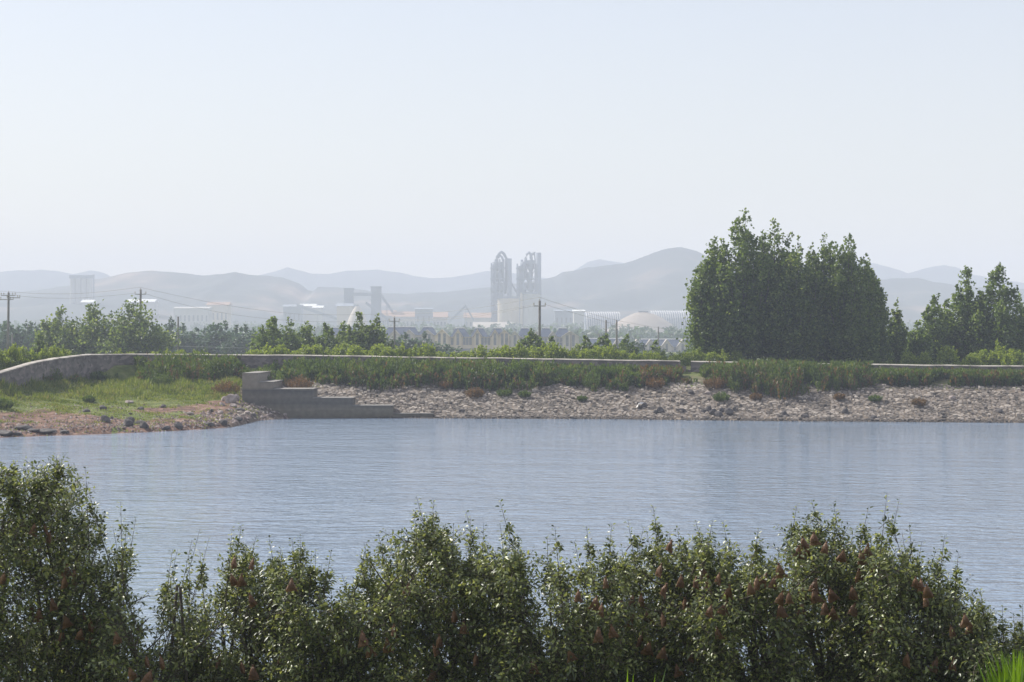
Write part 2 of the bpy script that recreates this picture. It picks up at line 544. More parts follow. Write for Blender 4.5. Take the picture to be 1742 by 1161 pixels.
# ---- water
def build_water():
    m, nt, b = mat('water')
    b.inputs['Base Color'].default_value = (.19, .25, .33, 1)
    b.inputs['Roughness'].default_value = .06
    b.inputs['IOR'].default_value = 1.333
    b.inputs['Specular IOR Level'].default_value = .5
    tc = nt.nodes.new("ShaderNodeTexCoord")

    def nz(scale, sx, sy, det, rot=0.0):
        mp = nt.nodes.new("ShaderNodeMapping")
        mp.inputs['Scale'].default_value = (sx, sy, 1)
        mp.inputs['Rotation'].default_value = (0, 0, rot)
        nt.links.new(tc.outputs['Object'], mp.inputs[0])
        n = N(nt, "ShaderNodeTexNoise", Scale=scale, Detail=det, Roughness=.55)
        nt.links.new(mp.outputs[0], n.inputs['Vector'])
        return n.outputs[0]
    big = nz(.035, .5, 1.6, 3.0, .1)
    patch = N(nt, "ShaderNodeMapRange")
    patch.inputs[1].default_value = .38
    patch.inputs[2].default_value = .62
    patch.inputs[3].default_value = .45
    patch.inputs[4].default_value = 1.0
    nt.links.new(big, patch.inputs[0])
    h1 = nz(2.6, .6, 1.0, 3.0, .25)
    h2 = nz(1.1, .8, 1.0, 3.0, -.2)
    mul = N(nt, "ShaderNodeMath", operation='MULTIPLY')
    nt.links.new(h1, mul.inputs[0])
    nt.links.new(patch.outputs[0], mul.inputs[1])
    b1 = N(nt, "ShaderNodeBump", Strength=1.0, Distance=.15)
    nt.links.new(mul.outputs[0], b1.inputs['Height'])
    b2 = N(nt, "ShaderNodeBump", Strength=1.0, Distance=.22)
    nt.links.new(h2, b2.inputs['Height'])
    nt.links.new(b1.outputs[0], b2.inputs['Normal'])
    h3 = nz(.42, .5, 1.0, 4.0, .12)
    mu3 = N(nt, "ShaderNodeMath", operation='MULTIPLY')
    nt.links.new(h3, mu3.inputs[0])
    nt.links.new(patch.outputs[0], mu3.inputs[1])
    b3 = N(nt, "ShaderNodeBump", Strength=1.0, Distance=.32)
    nt.links.new(mu3.outputs[0], b3.inputs['Height'])
    nt.links.new(b2.outputs[0], b3.inputs['Normal'])
    nt.links.new(b3.outputs[0], b.inputs['Normal'])
    mb = MB()
    mb.add([(-90, 30, 0), (90, 30, 0), (240, 179, 0), (-240, 179, 0)], [(0, 1, 2, 3)])
    tag(mb.build('water', m), 'rippled blue-grey reservoir water between the fruit trees and the stone bank', kind='structure')


build_water()

def wet_mat(*a, **k):
    """stone that is dark and damp up to a hand above the waterline"""
    m = noise_mat(*a, **k)
    nt = m.node_tree
    b = nt.nodes['Principled BSDF']
    src = b.inputs['Base Color'].links[0].from_socket
    tc = nt.nodes.new("ShaderNodeTexCoord")
    sp = nt.nodes.new("ShaderNodeSeparateXYZ")
    nt.links.new(tc.outputs['Object'], sp.inputs[0])
    r = N(nt, "ShaderNodeMapRange")
    r.inputs[1].default_value = .10
    r.inputs[2].default_value = .30
    nt.links.new(sp.outputs[2], r.inputs[0])
    mx = nt.nodes.new("ShaderNodeMix")
    mx.data_type = 'RGBA'
    nt.links.new(r.outputs[0], mx.inputs[0])
    mx.inputs[6].default_value = (.06, .052, .045, 1)
    nt.links.new(src, mx.inputs[7])
    nt.links.new(mx.outputs[2], b.inputs['Base Color'])
    return m


# ---- stone paving of the far bank
def build_stones():
    rnd = random.Random(5)
    mb = MB()
    x = -23.0
    bm_v, bm_f = [], []
    t = 0.0
    rows = np.arange(-.5, 9.6, .235)
    for r, dd in enumerate(rows):
        X = -22.5 + rnd.random() * .3
        while X < 75:
            w = rnd.uniform(.2, .5) * (1.5 if rnd.random() < .08 else 1)
            Xc = X + w / 2
            # distance of the waterline on this column
            Y = 172.0
            for _ in range(3):
                u = 871 + F * Xc / Y
                ys, zs = far_profile(u)
                Y = ys[1] + dd
            lim = 9.4 + fbm(Xc, 0, .15, 4) * 1.6
            ok = dd < lim and rnd.random() < (.97 if dd < 6.5 else .8)
            if u < 505: ok = ok and dd > 1.4 + (505 - u) * .02
            if ok:
                Yc = Y + rnd.uniform(-.06, .06)
                z = ground_z(Xc, Yc)
                hx, hy = w * .5 * rnd.uniform(.74, .97), .125 * rnd.uniform(.66, 1.15)
                n = rnd.choice([5, 6, 6, 7])
                a0 = rnd.random() * 6
                tx, ty = rnd.gauss(0, .10), rnd.gauss(0, .13) + .12
                rise = rnd.uniform(.02, .075) + (.12 if rnd.random() < .07 else 0)
                top, bot = [], []
                for k in range(n):
                    a = a0 + 2 * PI * k / n + rnd.uniform(-.32, .32)
                    ex, ey = math.cos(a), math.sin(a)
                    q = max(abs(ex), abs(ey)) ** -.55
                    px, py = hx * ex * q, hy * ey * q
                    sl = .33 * py
                    bot.append((Xc + px, Yc + py, z + sl - .15))
                    top.append((Xc + px * .93, Yc + py * .92, z + sl + rise + tx * px + ty * py + rnd.uniform(-.012, .012)))
                ct = (Xc + rnd.uniform(-.3, .3) * hx, Yc, z + rise + .008)
                k0 = len(bm_v)
                bm_v += bot + top + [ct]
                for k in range(n):
                    j = (k + 1) % n
                    bm_f.append((k0 + k, k0 + j, k0 + n + j, k0 + n + k))
                    bm_f.append((k0 + n + k, k0 + n + j, k0 + 2 * n))
            X += w
    mb.v, mb.f = bm_v, bm_f
    m = wet_mat('bank_stones', [(.22, (.06, .054, .047)), (.40, (.15, .130, .110)), (.6, (.235, .20, .168)), (.82, (.42, .37, .315))],
                  .9, bump=.02, bscale=9, island=True)
    tag(mb.build('stone_bank', m), 'sloping bank paved with rough pinkish-grey stones above the far waterline', kind='structure')


build_stones()

# ---- hills
def hill(name, label, ridge, Y0, Yr, Y1, seed, m, rough, zbase=13, step=5):
    us = np.arange(-500, 2260, 4)
    rows = np.concatenate([np.linspace(0, 1, 34), 1 + np.linspace(.08, 1, 7)])
    V = np.zeros((len(rows), len(us), 3), np.float32)
    for i, u in enumerate(us):
        rz = zat(interp(u, ridge), Yr) + fbm(u, 0, .03, seed + 2, 4) * rough * .10
        for j, t in enumerate(rows):
            if t <= 1:
                Y = Y0 + (Yr - Y0) * t
                k = t ** .8 * (1 - .12 * math.sin(t * PI))
            else:
                Y = Yr + (Y1 - Yr) * (t - 1)
                k = 1 - (t - 1) ** 1.2
            X = (u - 871) / F * Yr
            z = zbase + (rz - zbase) * k
            e = min(1, t * 2) * min(1, abs(1 - t) * 3 + .0)
            rn = 1 - abs(fbm(X, Y * .6, .0048, seed, 5)) * 2.3
            z += (rn - .75) * rough * e
            V[j, i] = (X, Y, z)
    n = len(us)
    idx = np.arange(len(rows) * n).reshape(len(rows), n)
    Fq = np.stack([idx[:-1, :-1], idx[:-1, 1:], idx[1:, 1:], idx[1:, :-1]], -1).reshape(-1, 4)
    o = link(name, np_mesh(name, V.reshape(-1, 3), [Fq], m, smooth=True))
    tag(o, label, kind='structure')


RIDGE_N = [(-500, 500), (-100, 505), (0, 500), (60, 494), (115, 486), (180, 472), (215, 465), (245, 461), (262, 461), (300, 464), (345, 469),
           (380, 466), (400, 463), (425, 468), (440, 469), (480, 472), (510, 483), (525, 495), (533, 496), (541, 488), (575, 489), (600, 492),
           (650, 498), (690, 501), (710, 498), (760, 497), (830, 489), (880, 482), (920, 476), (945, 471), (958, 463), (975, 461),
           (1000, 455), (1030, 452), (1060, 449), (1085, 441), (1110, 431), (1135, 423), (1160, 421), (1185, 427), (1220, 445), (1300, 462),
           (1400, 470), (1490, 478), (1515, 474), (1560, 473), (1590, 480), (1640, 487), (1742, 492), (2260, 500)]
RIDGE_F = [(-500, 470), (-60, 470), (0, 463), (30, 460), (55, 460), (70, 459), (95, 461), (125, 467), (155, 460), (178, 465), (190, 472), (260, 480),
           (400, 476), (440, 469), (465, 463), (489, 455), (515, 462), (530, 466), (560, 466), (590, 461), (640, 459), (680, 464), (705, 470),
           (735, 474), (770, 472), (800, 467), (830, 461), (880, 466), (940, 475), (970, 464), (1000, 446), (1020, 442), (1050, 446),
           (1150, 462), (1300, 455), (1450, 448), (1490, 449), (1520, 457), (1545, 465), (1570, 458), (1605, 451), (1630, 456), (1650, 466),
           (1700, 476), (1742, 482), (2260, 480)]
hill('hills', 'nearer hazy blue hills with quarried slopes behind the cement works', RIDGE_N, 2300, 2850, 3400, 3, M['quarry'], 18)
hill('mountains', 'faint pale blue mountain ridge farthest away under the sky', RIDGE_F, 3500, 4200, 4650, 8, M['stone_side'], 20)

# ---- low stone wall along the far bank
WALL = [(-500, 700, 150), (-160, 668, 156), (-60, 650, 160), (0, 632, 164), (25, 624, 167), (50, 617, 170), (80, 611, 174), (110, 606.5, 179), (150, 602.5, 185), (200, 602, 189),
        (300, 602.5, 191), (420, 603.5, 191.5), (520, 604, 191), (640, 606, 189.5), (760, 608, 188.5), (900, 609.5, 187.5), (1030, 612, 186.5), (1157, 613.5, 185)]
WALL2 = [(1176, 614, 184.8), (1290, 616.5, 183.5), (1400, 618.5, 182), (1560, 620.5, 180), (1742, 622.5, 178), (1950, 625, 175.5), (2300, 629, 172)]


def wall_mat():
    m, nt, b = mat('wall_stone')
    tc = nt.nodes.new("ShaderNodeTexCoord")
    v = N(nt, "ShaderNodeTexVoronoi", Scale=2.2)
    mp = nt.nodes.new("ShaderNodeMapping")
    mp.inputs['Scale'].default_value = (1, 1, 1.8)
    nt.links.new(tc.outputs['Object'], mp.inputs[0])
    nt.links.new(mp.outputs[0], v.inputs['Vector'])
    n = N(nt, "ShaderNodeTexNoise", Scale=.8, Detail=8.0)
    nt.links.new(tc.outputs['Object'], n.inputs['Vector'])
    mx = nt.nodes.new("ShaderNodeMix")
    mx.inputs[0].default_value = .45
    nt.links.new(n.outputs[0], mx.inputs[2])
    nt.links.new(v.outputs['Color'], mx.inputs[3])
    r = ramp(nt, mx.outputs[0], [(.25, (.08, .07, .065)), (.5, (.15, .135, .125)), (.75, (.26, .22, .20))])
    nt.links.new(r.outputs[0], b.inputs['Base Color'])
    b.inputs['Roughness'].default_value = .95
    bp = N(nt, "ShaderNodeBump", Strength=.8, Distance=.04)
    nt.links.new(v.outputs['Distance'], bp.inputs['Height'])
    nt.links.new(bp.outputs[0], b.inputs['Normal'])
    return m


M['wall'] = wall_mat()


def strip_wall(pts, label, coping_r=True, broken=None):
    """wall following plan points, its coping a part; a little wobble in line and level"""
    dense = []
    for (a, b) in zip(pts[:-1], pts[1:]):
        pa, pb = P(*a), P(*b)
        k = max(1, int((pb - pa).length / 1.2))
        for i in range(k): dense.append(pa.lerp(pb, i / k))
    dense.append(P(*pts[-1]))
    base = Vector((dense[0].x, dense[0].y, ground_z(dense[0].x, dense[0].y)))
    root = thing('stone_wall', label, 'wall', base)
    W, CH = .62, .13
    wv, wf, cv, cf = [], [], [], []
    n = len(dense)
    for i, p in enumerate(dense):
        d = dense[min(i + 1, n - 1)] - dense[max(i - 1, 0)]
        d.z = 0
        d.normalize()
        nrm = Vector((-d.y, d.x, 0))
        q = p + Vector((0, 0, fbm(p.x, p.y, .35, 21, 3) * .07))
        jt = fbm(p.x, 5, .8, 31, 2) * .05
        for (dz, hw) in ((-3.4, W / 2 + .12), (-CH, W / 2)):
            wv.append(q - nrm * (hw + jt) + Vector((0, 0, dz)))
            wv.append(q + nrm * hw + Vector((0, 0, dz)))
        hw = W / 2 + .05
        for (o_, dz) in ((-hw, -CH), (hw, -CH), (-hw, -CH * .45), (hw, -CH * .45), (-hw * .35, 0), (hw * .35, 0)):
            cv.append(q + nrm * o_ + Vector((0, 0, dz)))
    for i in range(n - 1):
        a, b = i * 4, i * 4 + 4
        wf += [(a, b, b + 2, a + 2), (a + 1, a + 3, b + 3, b + 1), (a + 2, b + 2, b + 3, a + 3)]
        a, b = i * 6, i * 6 + 6
        cf += [(a, b, b + 2, a + 2), (a + 2, b + 2, b + 4, a + 4), (a + 4, b + 4, b + 5, a + 5), (a + 5, b + 5, b + 3, a + 3), (a + 3, b + 3, b + 1, a + 1), (a + 1, b + 1, b, a)]
    for e, fl in ((0, 1), ((n - 1) * 4, 0)):
        f = (e, e + 1, e + 3, e + 2)
        wf.append(f if not fl else f[::-1])
    for e, fl in ((0, 1), ((n - 1) * 6, 0)):
        f = (e, e + 1, e + 3, e + 5, e + 4, e + 2)
        cf.append(f if not fl else f[::-1])
    MB().add(wv, wf).build('masonry', M['wall'], root, base=base)
    MB().add(cv, cf).build('coping', M['coping'], root, base=base)
    if broken:
        rnd = random.Random(3)
        st = MB()
        for (px, py, Y, sx, sz) in broken:
            c = P(px, py, Y)
            st.box(c.x - sx / 2, c.x + sx / 2, c.y - .25 + rnd.uniform(-.04, .04), c.y + .25, c.z - 2.5, c.z + sz)
        st.build('broken_end', M['wall'], root, base=base)
    return root


strip_wall(WALL, 'long low stone wall with pale coping, curving down at its far-left end', broken=[(1162, 627, 185, .5, .2), (1169, 640, 185, .4, .1)])
strip_wall(WALL2, 'low stone wall to the right of the broken gap, running below the big trees', broken=[(1173, 631, 184.8, .3, .1)])


# ---- stepped concrete structure running into the water
def steps():
    Yf = 175.2
    prof_ = [(412, 636), (438, 636), (438, 651), (464, 651), (464, 663), (532, 663), (532, 678), (600, 678), (600, 691), (668, 691), (668, 704.5), (736, 704.5)]
    base = P(574, 712, Yf)
    base.z = 0
    root = thing('concrete_steps', 'stepped concrete wall descending rightwards into the water beside the red soil beach', 'steps', base)
    m, nt, b = mat('stained_concrete')
    tc = nt.nodes.new("ShaderNodeTexCoord")
    sp = nt.nodes.new("ShaderNodeSeparateXYZ")
    nt.links.new(tc.outputs['Object'], sp.inputs[0])
    n = N(nt, "ShaderNodeTexNoise", Scale=.7, Detail=6.0)
    mp = nt.nodes.new("ShaderNodeMapping")
    mp.inputs['Scale'].default_value = (.25, 1, 3.5)
    nt.links.new(tc.outputs['Object'], mp.inputs[0])
    nt.links.new(mp.outputs[0], n.inputs['Vector'])
    a = N(nt, "ShaderNodeMath", operation='MULTIPLY_ADD')
    nt.links.new(n.outputs[0], a.inputs[0])
    a.inputs[1].default_value = .7
    nt.links.new(sp.outputs[2], a.inputs[2])
    r = N(nt, "ShaderNodeMapRange")
    r.inputs[1].default_value = 0
    r.inputs[2].default_value = 4.5
    nt.links.new(a.outputs[0], r.inputs[0])
    cr = ramp(nt, r.outputs[0], [(0.0, (.10, .09, .07)), (.12, (.15, .135, .10)), (.25, (.20, .18, .14)), (.36, (.12, .115, .10)), (.5, (.17, .155, .13)), (.60, (.10, .098, .09)), (.66, (.24, .21, .17)), (.9, (.28, .25, .205))])
    mx = nt.nodes.new("ShaderNodeMix")
    mx.data_type = 'RGBA'
    mx.blend_type = 'MULTIPLY'
    mx.inputs[0].default_value = .5
    n5 = N(nt, "ShaderNodeTexNoise", Scale=2.5, Detail=8.0)
    nt.links.new(tc.outputs['Object'], n5.inputs['Vector'])
    cr2 = ramp(nt, n5.outputs[0], [(.3, (.5, .49, .48)), (.65, (1, 1, 1))])
    nt.links.new(cr.outputs[0], mx.inputs[6])
    nt.links.new(cr2.outputs[0], mx.inputs[7])
    nt.links.new(mx.outputs[2], b.inputs['Base Color'])
    b.inputs['Roughness'].default_value = .92
    bp = N(nt, "ShaderNodeBump", Strength=.7, Distance=.03)
    nt.links.new(n5.outputs[0], bp.inputs['Height'])
    nt.links.new(bp.outputs[0], b.inputs['Normal'])
    spans = [(412, 438, 636, 9.5), (438, 464, 651, 8.0), (464, 532, 663, 4.2), (532, 600, 678, 3.0), (600, 668, 691, 2.2), (668, 736, 704.5, 1.8)]
    for i, (a0, a1, py, dep) in enumerate(spans):
        x0, x1, z = P(a0, 0, Yf).x, P(a1, 0, Yf).x, zat(py, Yf)
        mb = MB()
        off = i * .004
        x1b = x1 + (.006 if i == len(spans) - 1 else 0)
        bv = .05
        poly = [(x0, -1.6), (x1b, -1.6), (x1b, z - bv), (x1b - bv, z), (x0, z)]
        mb.prism_y(poly, Yf + off, Yf + dep)
        nm = 'abutment' if i == 0 else 'step'
        mb.build(nm, m, root, base=base)
        # thin lighter cap on the tread
        MB().box(x0 + .01, x1b + .05, Yf - .05 + off, Yf + dep - .05, z + .002, z + .055).build('tread', M['concrete'], root, base=base)


steps()


# ================================================================== ROCKS
def rock_mesh(seed, sx, sy, sz, m, name='rock'):
    rnd = random.Random(seed)
    import bmesh
    bm = bmesh.new()
    bmesh.ops.create_icosphere(bm, subdivisions=2, radius=1)
    cuts = [(Vector((rnd.gauss(0, 1), rnd.gauss(0, 1), rnd.gauss(0, .8))).normalized(), rnd.uniform(.55, .85)) for _ in range(9)]
    for v in bm.verts:
        for nn, dd in cuts:
            k = v.co.dot(nn)
            if k > dd: v.co -= nn * (k - dd)
        v.co += Vector((rnd.gauss(0, .02), rnd.gauss(0, .02), rnd.gauss(0, .02)))
        v.co = Vector((v.co.x * sx, v.co.y * sy, v.co.z * sz))
    me = bpy.data.meshes.new(name)
    bm.to_mesh(me)
    bm.free()
    me.materials.append(m)
    return me


ROCKS_BEACH = [(178, 716, .95, .6, 'd'), (216, 723, 1.1, .75, 'd'), (222, 717, .8, .5, 'd'), (245, 726, .9, .65, 'd'), (191, 711, .35, .25, 'd'), (238, 719, .9, .35, 'd'),
               (283, 730, .9, .25, 'd'), (303, 727, .85, .5, 'd'), (146, 698, .8, .25, 'd'), (175, 695, .7, .4, 'd'), (220, 683, .9, .25, 'p'),
               (239, 695, .6, .3, 'd'), (278, 692, .6, .35, 'd'), (322, 703, .75, .3, 'p'), (222, 703, .4, .2, 'd'), (40, 729, 1.5, .35, 'd'), (60, 732, 1.4, .3, 'd'),
               (80, 735, 1.6, .3, 'd'), (8, 739, 1.4, .35, 'd'), (30, 742, .9, .2, 'd'), (110, 735, .9, .2, 'd')]
ROCKS_PILE = [(392, 683, 1.3, .8, 'p'), (402, 679, .9, .6, 'p'), (383, 681, .8, .45, 'p'), (378, 688, .6, .35, 'p'), (397, 690, .7, .35, 'p'), (408, 697, .8, .35, 'd'),
              (375, 702, .7, .3, 'p'), (420, 702, .7, .3, 'p'), (430, 706, .7, .28, 'd'), (392, 704, .6, .25, 'd'), (360, 699, .5, .25, 'd'), (405, 712, .9, .3, 'd'), (380, 718, 1.0, .35, 'd'), (355, 722, .9, .3, 'd'),
              (485, 706, .5, .25, 'p'), (500, 707, .6, .25, 'p'), (515, 706.5, .6, .22, 'p'), (545, 707, .5, .2, 'p')]
ROCKS_BANK = [(1123, 700, .9, .55, 'd'), (1115, 702, .6, .4, 'd'), (1160, 699, .7, .35, 'd'), (1205, 697, .7, .5, 'd'), (1213, 704, .8, .6, 'd'), (1222, 707, .9, .5, 'd'), (1228, 699, .6, .4, 'd'),
              (1240, 704, .9, .6, 'd'), (1250, 698, .6, .4, 'd'), (1196, 700, .6, .35, 'd'), (1334, 705, .7, .4, 'd'), (1369, 709, .7, .35, 'd'), (1437, 700, .8, .5, 'd'), (1486, 710, .8, .4, 'd'),
              (1174, 668, .8, .5, 'd'), (1097, 690, .9, .5, 'd'), (1205, 669, .7, .3, 'p'), (1620, 680, .7, .4, 'p'), (1700, 701, .8, .35, 'd'), (786, 700, .7, .35, 'd'), (965, 668, .5, .4, 'p')]


def ground_hit(px, py):
    """point of the far shore seen at this photo position"""
    best = None
    for Y in np.arange(128, 196, .25):
        X = (px - 871) / F * Y
        if zat(py, Y) <= ground_z(X, Y) + .02:
            return Vector((X, Y, ground_z(X, Y)))
    return P(px, py, 190)


def place_rocks(lst, what, where, group, seed):
    order = sorted(range(len(lst)), key=lambda i: lst[i][0])
    for rank, i in enumerate(order):
        px, py, w, h, kd = lst[i]
        p = ground_hit(px, min(py + 2, 741))
        me = rock_mesh(seed + i, w * .5, w * .42, h * .75, M['rock'] if kd == 'd' else M['rock_pale'])
        o = link('rock', me)
        o.location = (p.x, p.y, p.z + h * .15)
        o.rotation_euler = (0, 0, i * 1.7)
        size = 'large' if w >= 1 else ('small' if w < .65 else 'squat')
        tag(o, f"{size} {'dark' if kd == 'd' else 'pale pinkish'} {what}, {nth(rank, len(lst))} of those {where}", 'rock', group)


place_rocks(ROCKS_BEACH, 'rock', 'on the red soil beach', 'rocks on the red soil beach', 100)
place_rocks(ROCKS_PILE, 'rock', 'heaped by the concrete steps', 'rocks heaped by the concrete steps', 200)
place_rocks(ROCKS_BANK, 'boulder', 'loose on the paved stone bank', 'loose boulders on the stone bank', 300)


def pebbles():
    rnd = random.Random(8)
    mb = MB()
    for _ in range(2600):
        u = rnd.uniform(-60, 505)
        Y = 150.0
        d = abs(rnd.gauss(0, 4.5)) + .1 if rnd.random() < .7 else rnd.uniform(0, 18)
        if u > 340: d = rnd.uniform(0, 11)
        ys, zs = far_profile(u)
        Y = ys[1] + d
        X = (u - 871) / F * Y
        z = ground_z(X, Y)
        s = rnd.uniform(.05, .16) * (1.5 if u > 340 else 1)
        vs = [(X + s * math.cos(a + 1), Y + s * .8 * math.sin(a + 1), z - .02 + rnd.uniform(0, .02)) for a in (0, 1.3, 2.5, 3.8, 5)]
        vs.append((X + rnd.uniform(-.3, .3) * s, Y, z + s * rnd.uniform(.5, .9)))
        mb.add(vs, [(i, (i + 1) % 5, 5) for i in range(5)])
    m = noise_mat('pebbles', [(.2, (.08, .06, .055)), (.5, (.2, .15, .13)), (.8, (.45, .38, .34))], 1, island=True)
    tag(mb.build('pebbles', m), 'scattered pebbles and broken stone on the red soil beach', 'pebbles', kind='stuff')


pebbles()


def scrap():
    p = ground_hit(1090, 692)
    root = thing('plastic_scrap', 'white crumpled plastic scrap draped over a dark boulder on the stone bank', 'plastic scrap', p)
    mb = MB()
    pts = [P(1083, 693, p.y - .5), P(1085, 690.5, p.y - .5), P(1087, 687, p.y - .45), P(1090, 686, p.y - .4), (P(1094, 686, p.y - .3)), P(1098, 687, p.y - .2)]
    vs = []
    for i, q in enumerate(pts):
        w = .10 + .05 * math.sin(i * 2)
        vs += [q + Vector((-.03, -w, -w * .6)), q + Vector((0, 0, .05)), q + Vector((.03, w, -w * .3))]
    fs = []
    for i in range(len(pts) - 1):
        a = i * 3
        fs += [(a, a + 1, a + 4, a + 3), (a + 1, a + 2, a + 5, a + 4)]
    o = mb.add(vs, fs).build('sheet', M['plastic'], root, base=p)
    sm = o.modifiers.new('thick', 'SOLIDIFY')
    sm.thickness = .015


scrap()


# ================================================================== VEGETATION
def plume_leaves(rng, axis, radius, count, leaf, outward=.6):
    """leaves round a curved axis (k,3 points); radius(t) gives the spread"""
    t = rng.random(count) ** .85
    seg = t * (len(axis) - 1)
    i = np.minimum(seg.astype(int), len(axis) - 2)
    fr = (seg - i)[:, None]
    c = axis[i] * (1 - fr) + axis[i + 1] * fr
    rad = radius(t)[:, None]
    off = rng.normal(0, .5, (count, 3))
    k = max(3, count // 12)
    ti = rng.integers(0, k, count)          # leaves gather in tufts at the ends of side twigs
    pos = c[ti] + off[ti] * rad[ti] + rng.normal(0, .26, (count, 3)) * np.array([.85, .85, 1.7]) * rad[ti]
    lo = rng.random(count) < .3
    pos[lo] = (c + off * rad)[lo]
    out = unit(off[ti] + rng.normal(0, .3, (count, 3)) + 1e-6)
    d = unit(out * outward + rng.normal(0, .5, (count, 3)) + np.array([0, 0, .15]))
    nrm = unit(rng.normal(0, .6, (count, 3)) + out * .5 + np.array([0, 0, .5]))
    L = leaf * rng.uniform(.7, 1.25, count)
    return blades(pos, d, nrm, L, L * .8)


def tree_meshes(name, seed, H, W, plumes, leaf, n_leaf, leafmat, barkmat, skirt=.25, prad=.55, trunk_r=None, dome=.5):
    rng = np.random.default_rng(seed)
    parts = []
    tb = MB()
    tr = trunk_r or H * .012
    tb.tube([(0, 0, -.3), (0.02 * W, 0, H * .3), (-.03 * W, .02 * W, H * .6), (0, 0, H * .85)], [tr * 1.25, tr, tr * .6, tr * .15], 7)
    n = plumes
    tot = 0
    specs = []
    for k in range(n):
        a = 2.4 * k + rng.uniform(-.4, .4)
        rr = math.sqrt((k + .3) / n) if k else 0
        if k == 0: rr = 0
        x, y = W * rr * math.cos(a), W * rr * math.sin(a) * .9
        top = H * (1 - dome * rr ** 1.8) * rng.uniform(.84, 1.0) if k else H
        st = top * rng.uniform(.12, .35)
        p0 = np.array([x * .12, y * .12, st * .7])
        p1 = np.array([x * .62, y * .62, st + (top - st) * .3])
        p2 = np.array([x * .92, y * .92, st + (top - st) * .65])
        p3 = np.array([x, y, top])
        ax = np.stack([p0, p1, p2, p3])
        specs.append((ax, prad * rng.uniform(.8, 1.2)))
        tb.tube([tuple(p) for p in ax], [tr * .5, tr * .35, tr * .2, tr * .05], 4, caps=False)
    ns = int(n * skirt * 2)
    for k in range(ns):
        a = 2.4 * k + rng.uniform(-.5, .5)
        rr = rng.uniform(.55, 1.0)
        x, y = W * rr * math.cos(a), W * rr * math.sin(a) * .9
        z = H * rng.uniform(.12, .5)
        ax = np.stack([np.array([x * .15, y * .15, z * .35]), np.array([x * .6, y * .6, z * .6]), np.array([x * .9, y * .9, z * .8]), np.array([x, y, z * 1.1])])
        specs.append((ax, prad * 1.15))
    lens = [np.linalg.norm(np.diff(a, axis=0), axis=1).sum() * r for a, r in specs]
    tot = sum(lens)
    for (ax, r), l in zip(specs, lens):
        parts.append(plume_leaves(rng, ax, lambda t, r=r: r * (.30 + 1.45 * np.sin(np.clip(t * .85 + .1, 0, 1) * PI) ** .8 * .75) * (1.1 - .5 * t), int(n_leaf * l / tot) + 5, leaf))
    V, Fc = merge(parts)
    crown = np_mesh(name + '_crown', V, Fc, leafmat)
    tm = bpy.data.meshes.new(name + '_trunk')
    tm.from_pydata(tb.v, [], tb.f)
    tm.materials.append(barkmat)
    return tm, crown


def put_tree(name, meshes, loc, scale, rz, label, cat, group=None):
    root = thing(name, label, cat, loc, rz, group)
    a = link('trunk', meshes[0], root)
    b = link('crown', meshes[1], root)
    for o in (a, b): o.scale = scale
    return root


# ---- the big poplar clump on the right, each tree with its own crown
BIG = [(1214, 408, 193, 1.9, 'leftmost, beside the wall gap'),
       (1268, 356, 192, 2.6, 'tallest, with the highest pointed crown'),
       (1318, 374, 194, 2.3, 'just right of the tallest one'),
       (1358, 410, 190, 2.1, 'at the dip in the middle of the clump'),
       (1402, 400, 193, 2.4, 'right of the dip in the middle'),
       (1444, 399, 191, 2.2, 'with the tallest of the right-hand spires'),
       (1476, 446, 194, 1.45, 'rightmost, sloping down outward')]
for i, (u, top, Y, W, desc) in enumerate(BIG):
    X = (u - 871) / F * Y
    gz = ground_z(X, Y)
    H = zat(top, Y) - gz
    mm = tree_meshes('poplar', 40 + i, H, W * 1.2, 26, .28, 21000, M['poplar_light' if i in (0, 1, 5) else 'poplar'], M['bark_grey'], skirt=.8, prad=.8, dome=.36, trunk_r=.16)  # two left trees and one right-hand spire take the paler leaf colour
    put_tree('poplar_tree', mm, (X, Y, gz), (1, 1, 1), 0, f"big dark poplar in the right-hand clump, {desc}", 'tree', 'big dark poplars on the right')

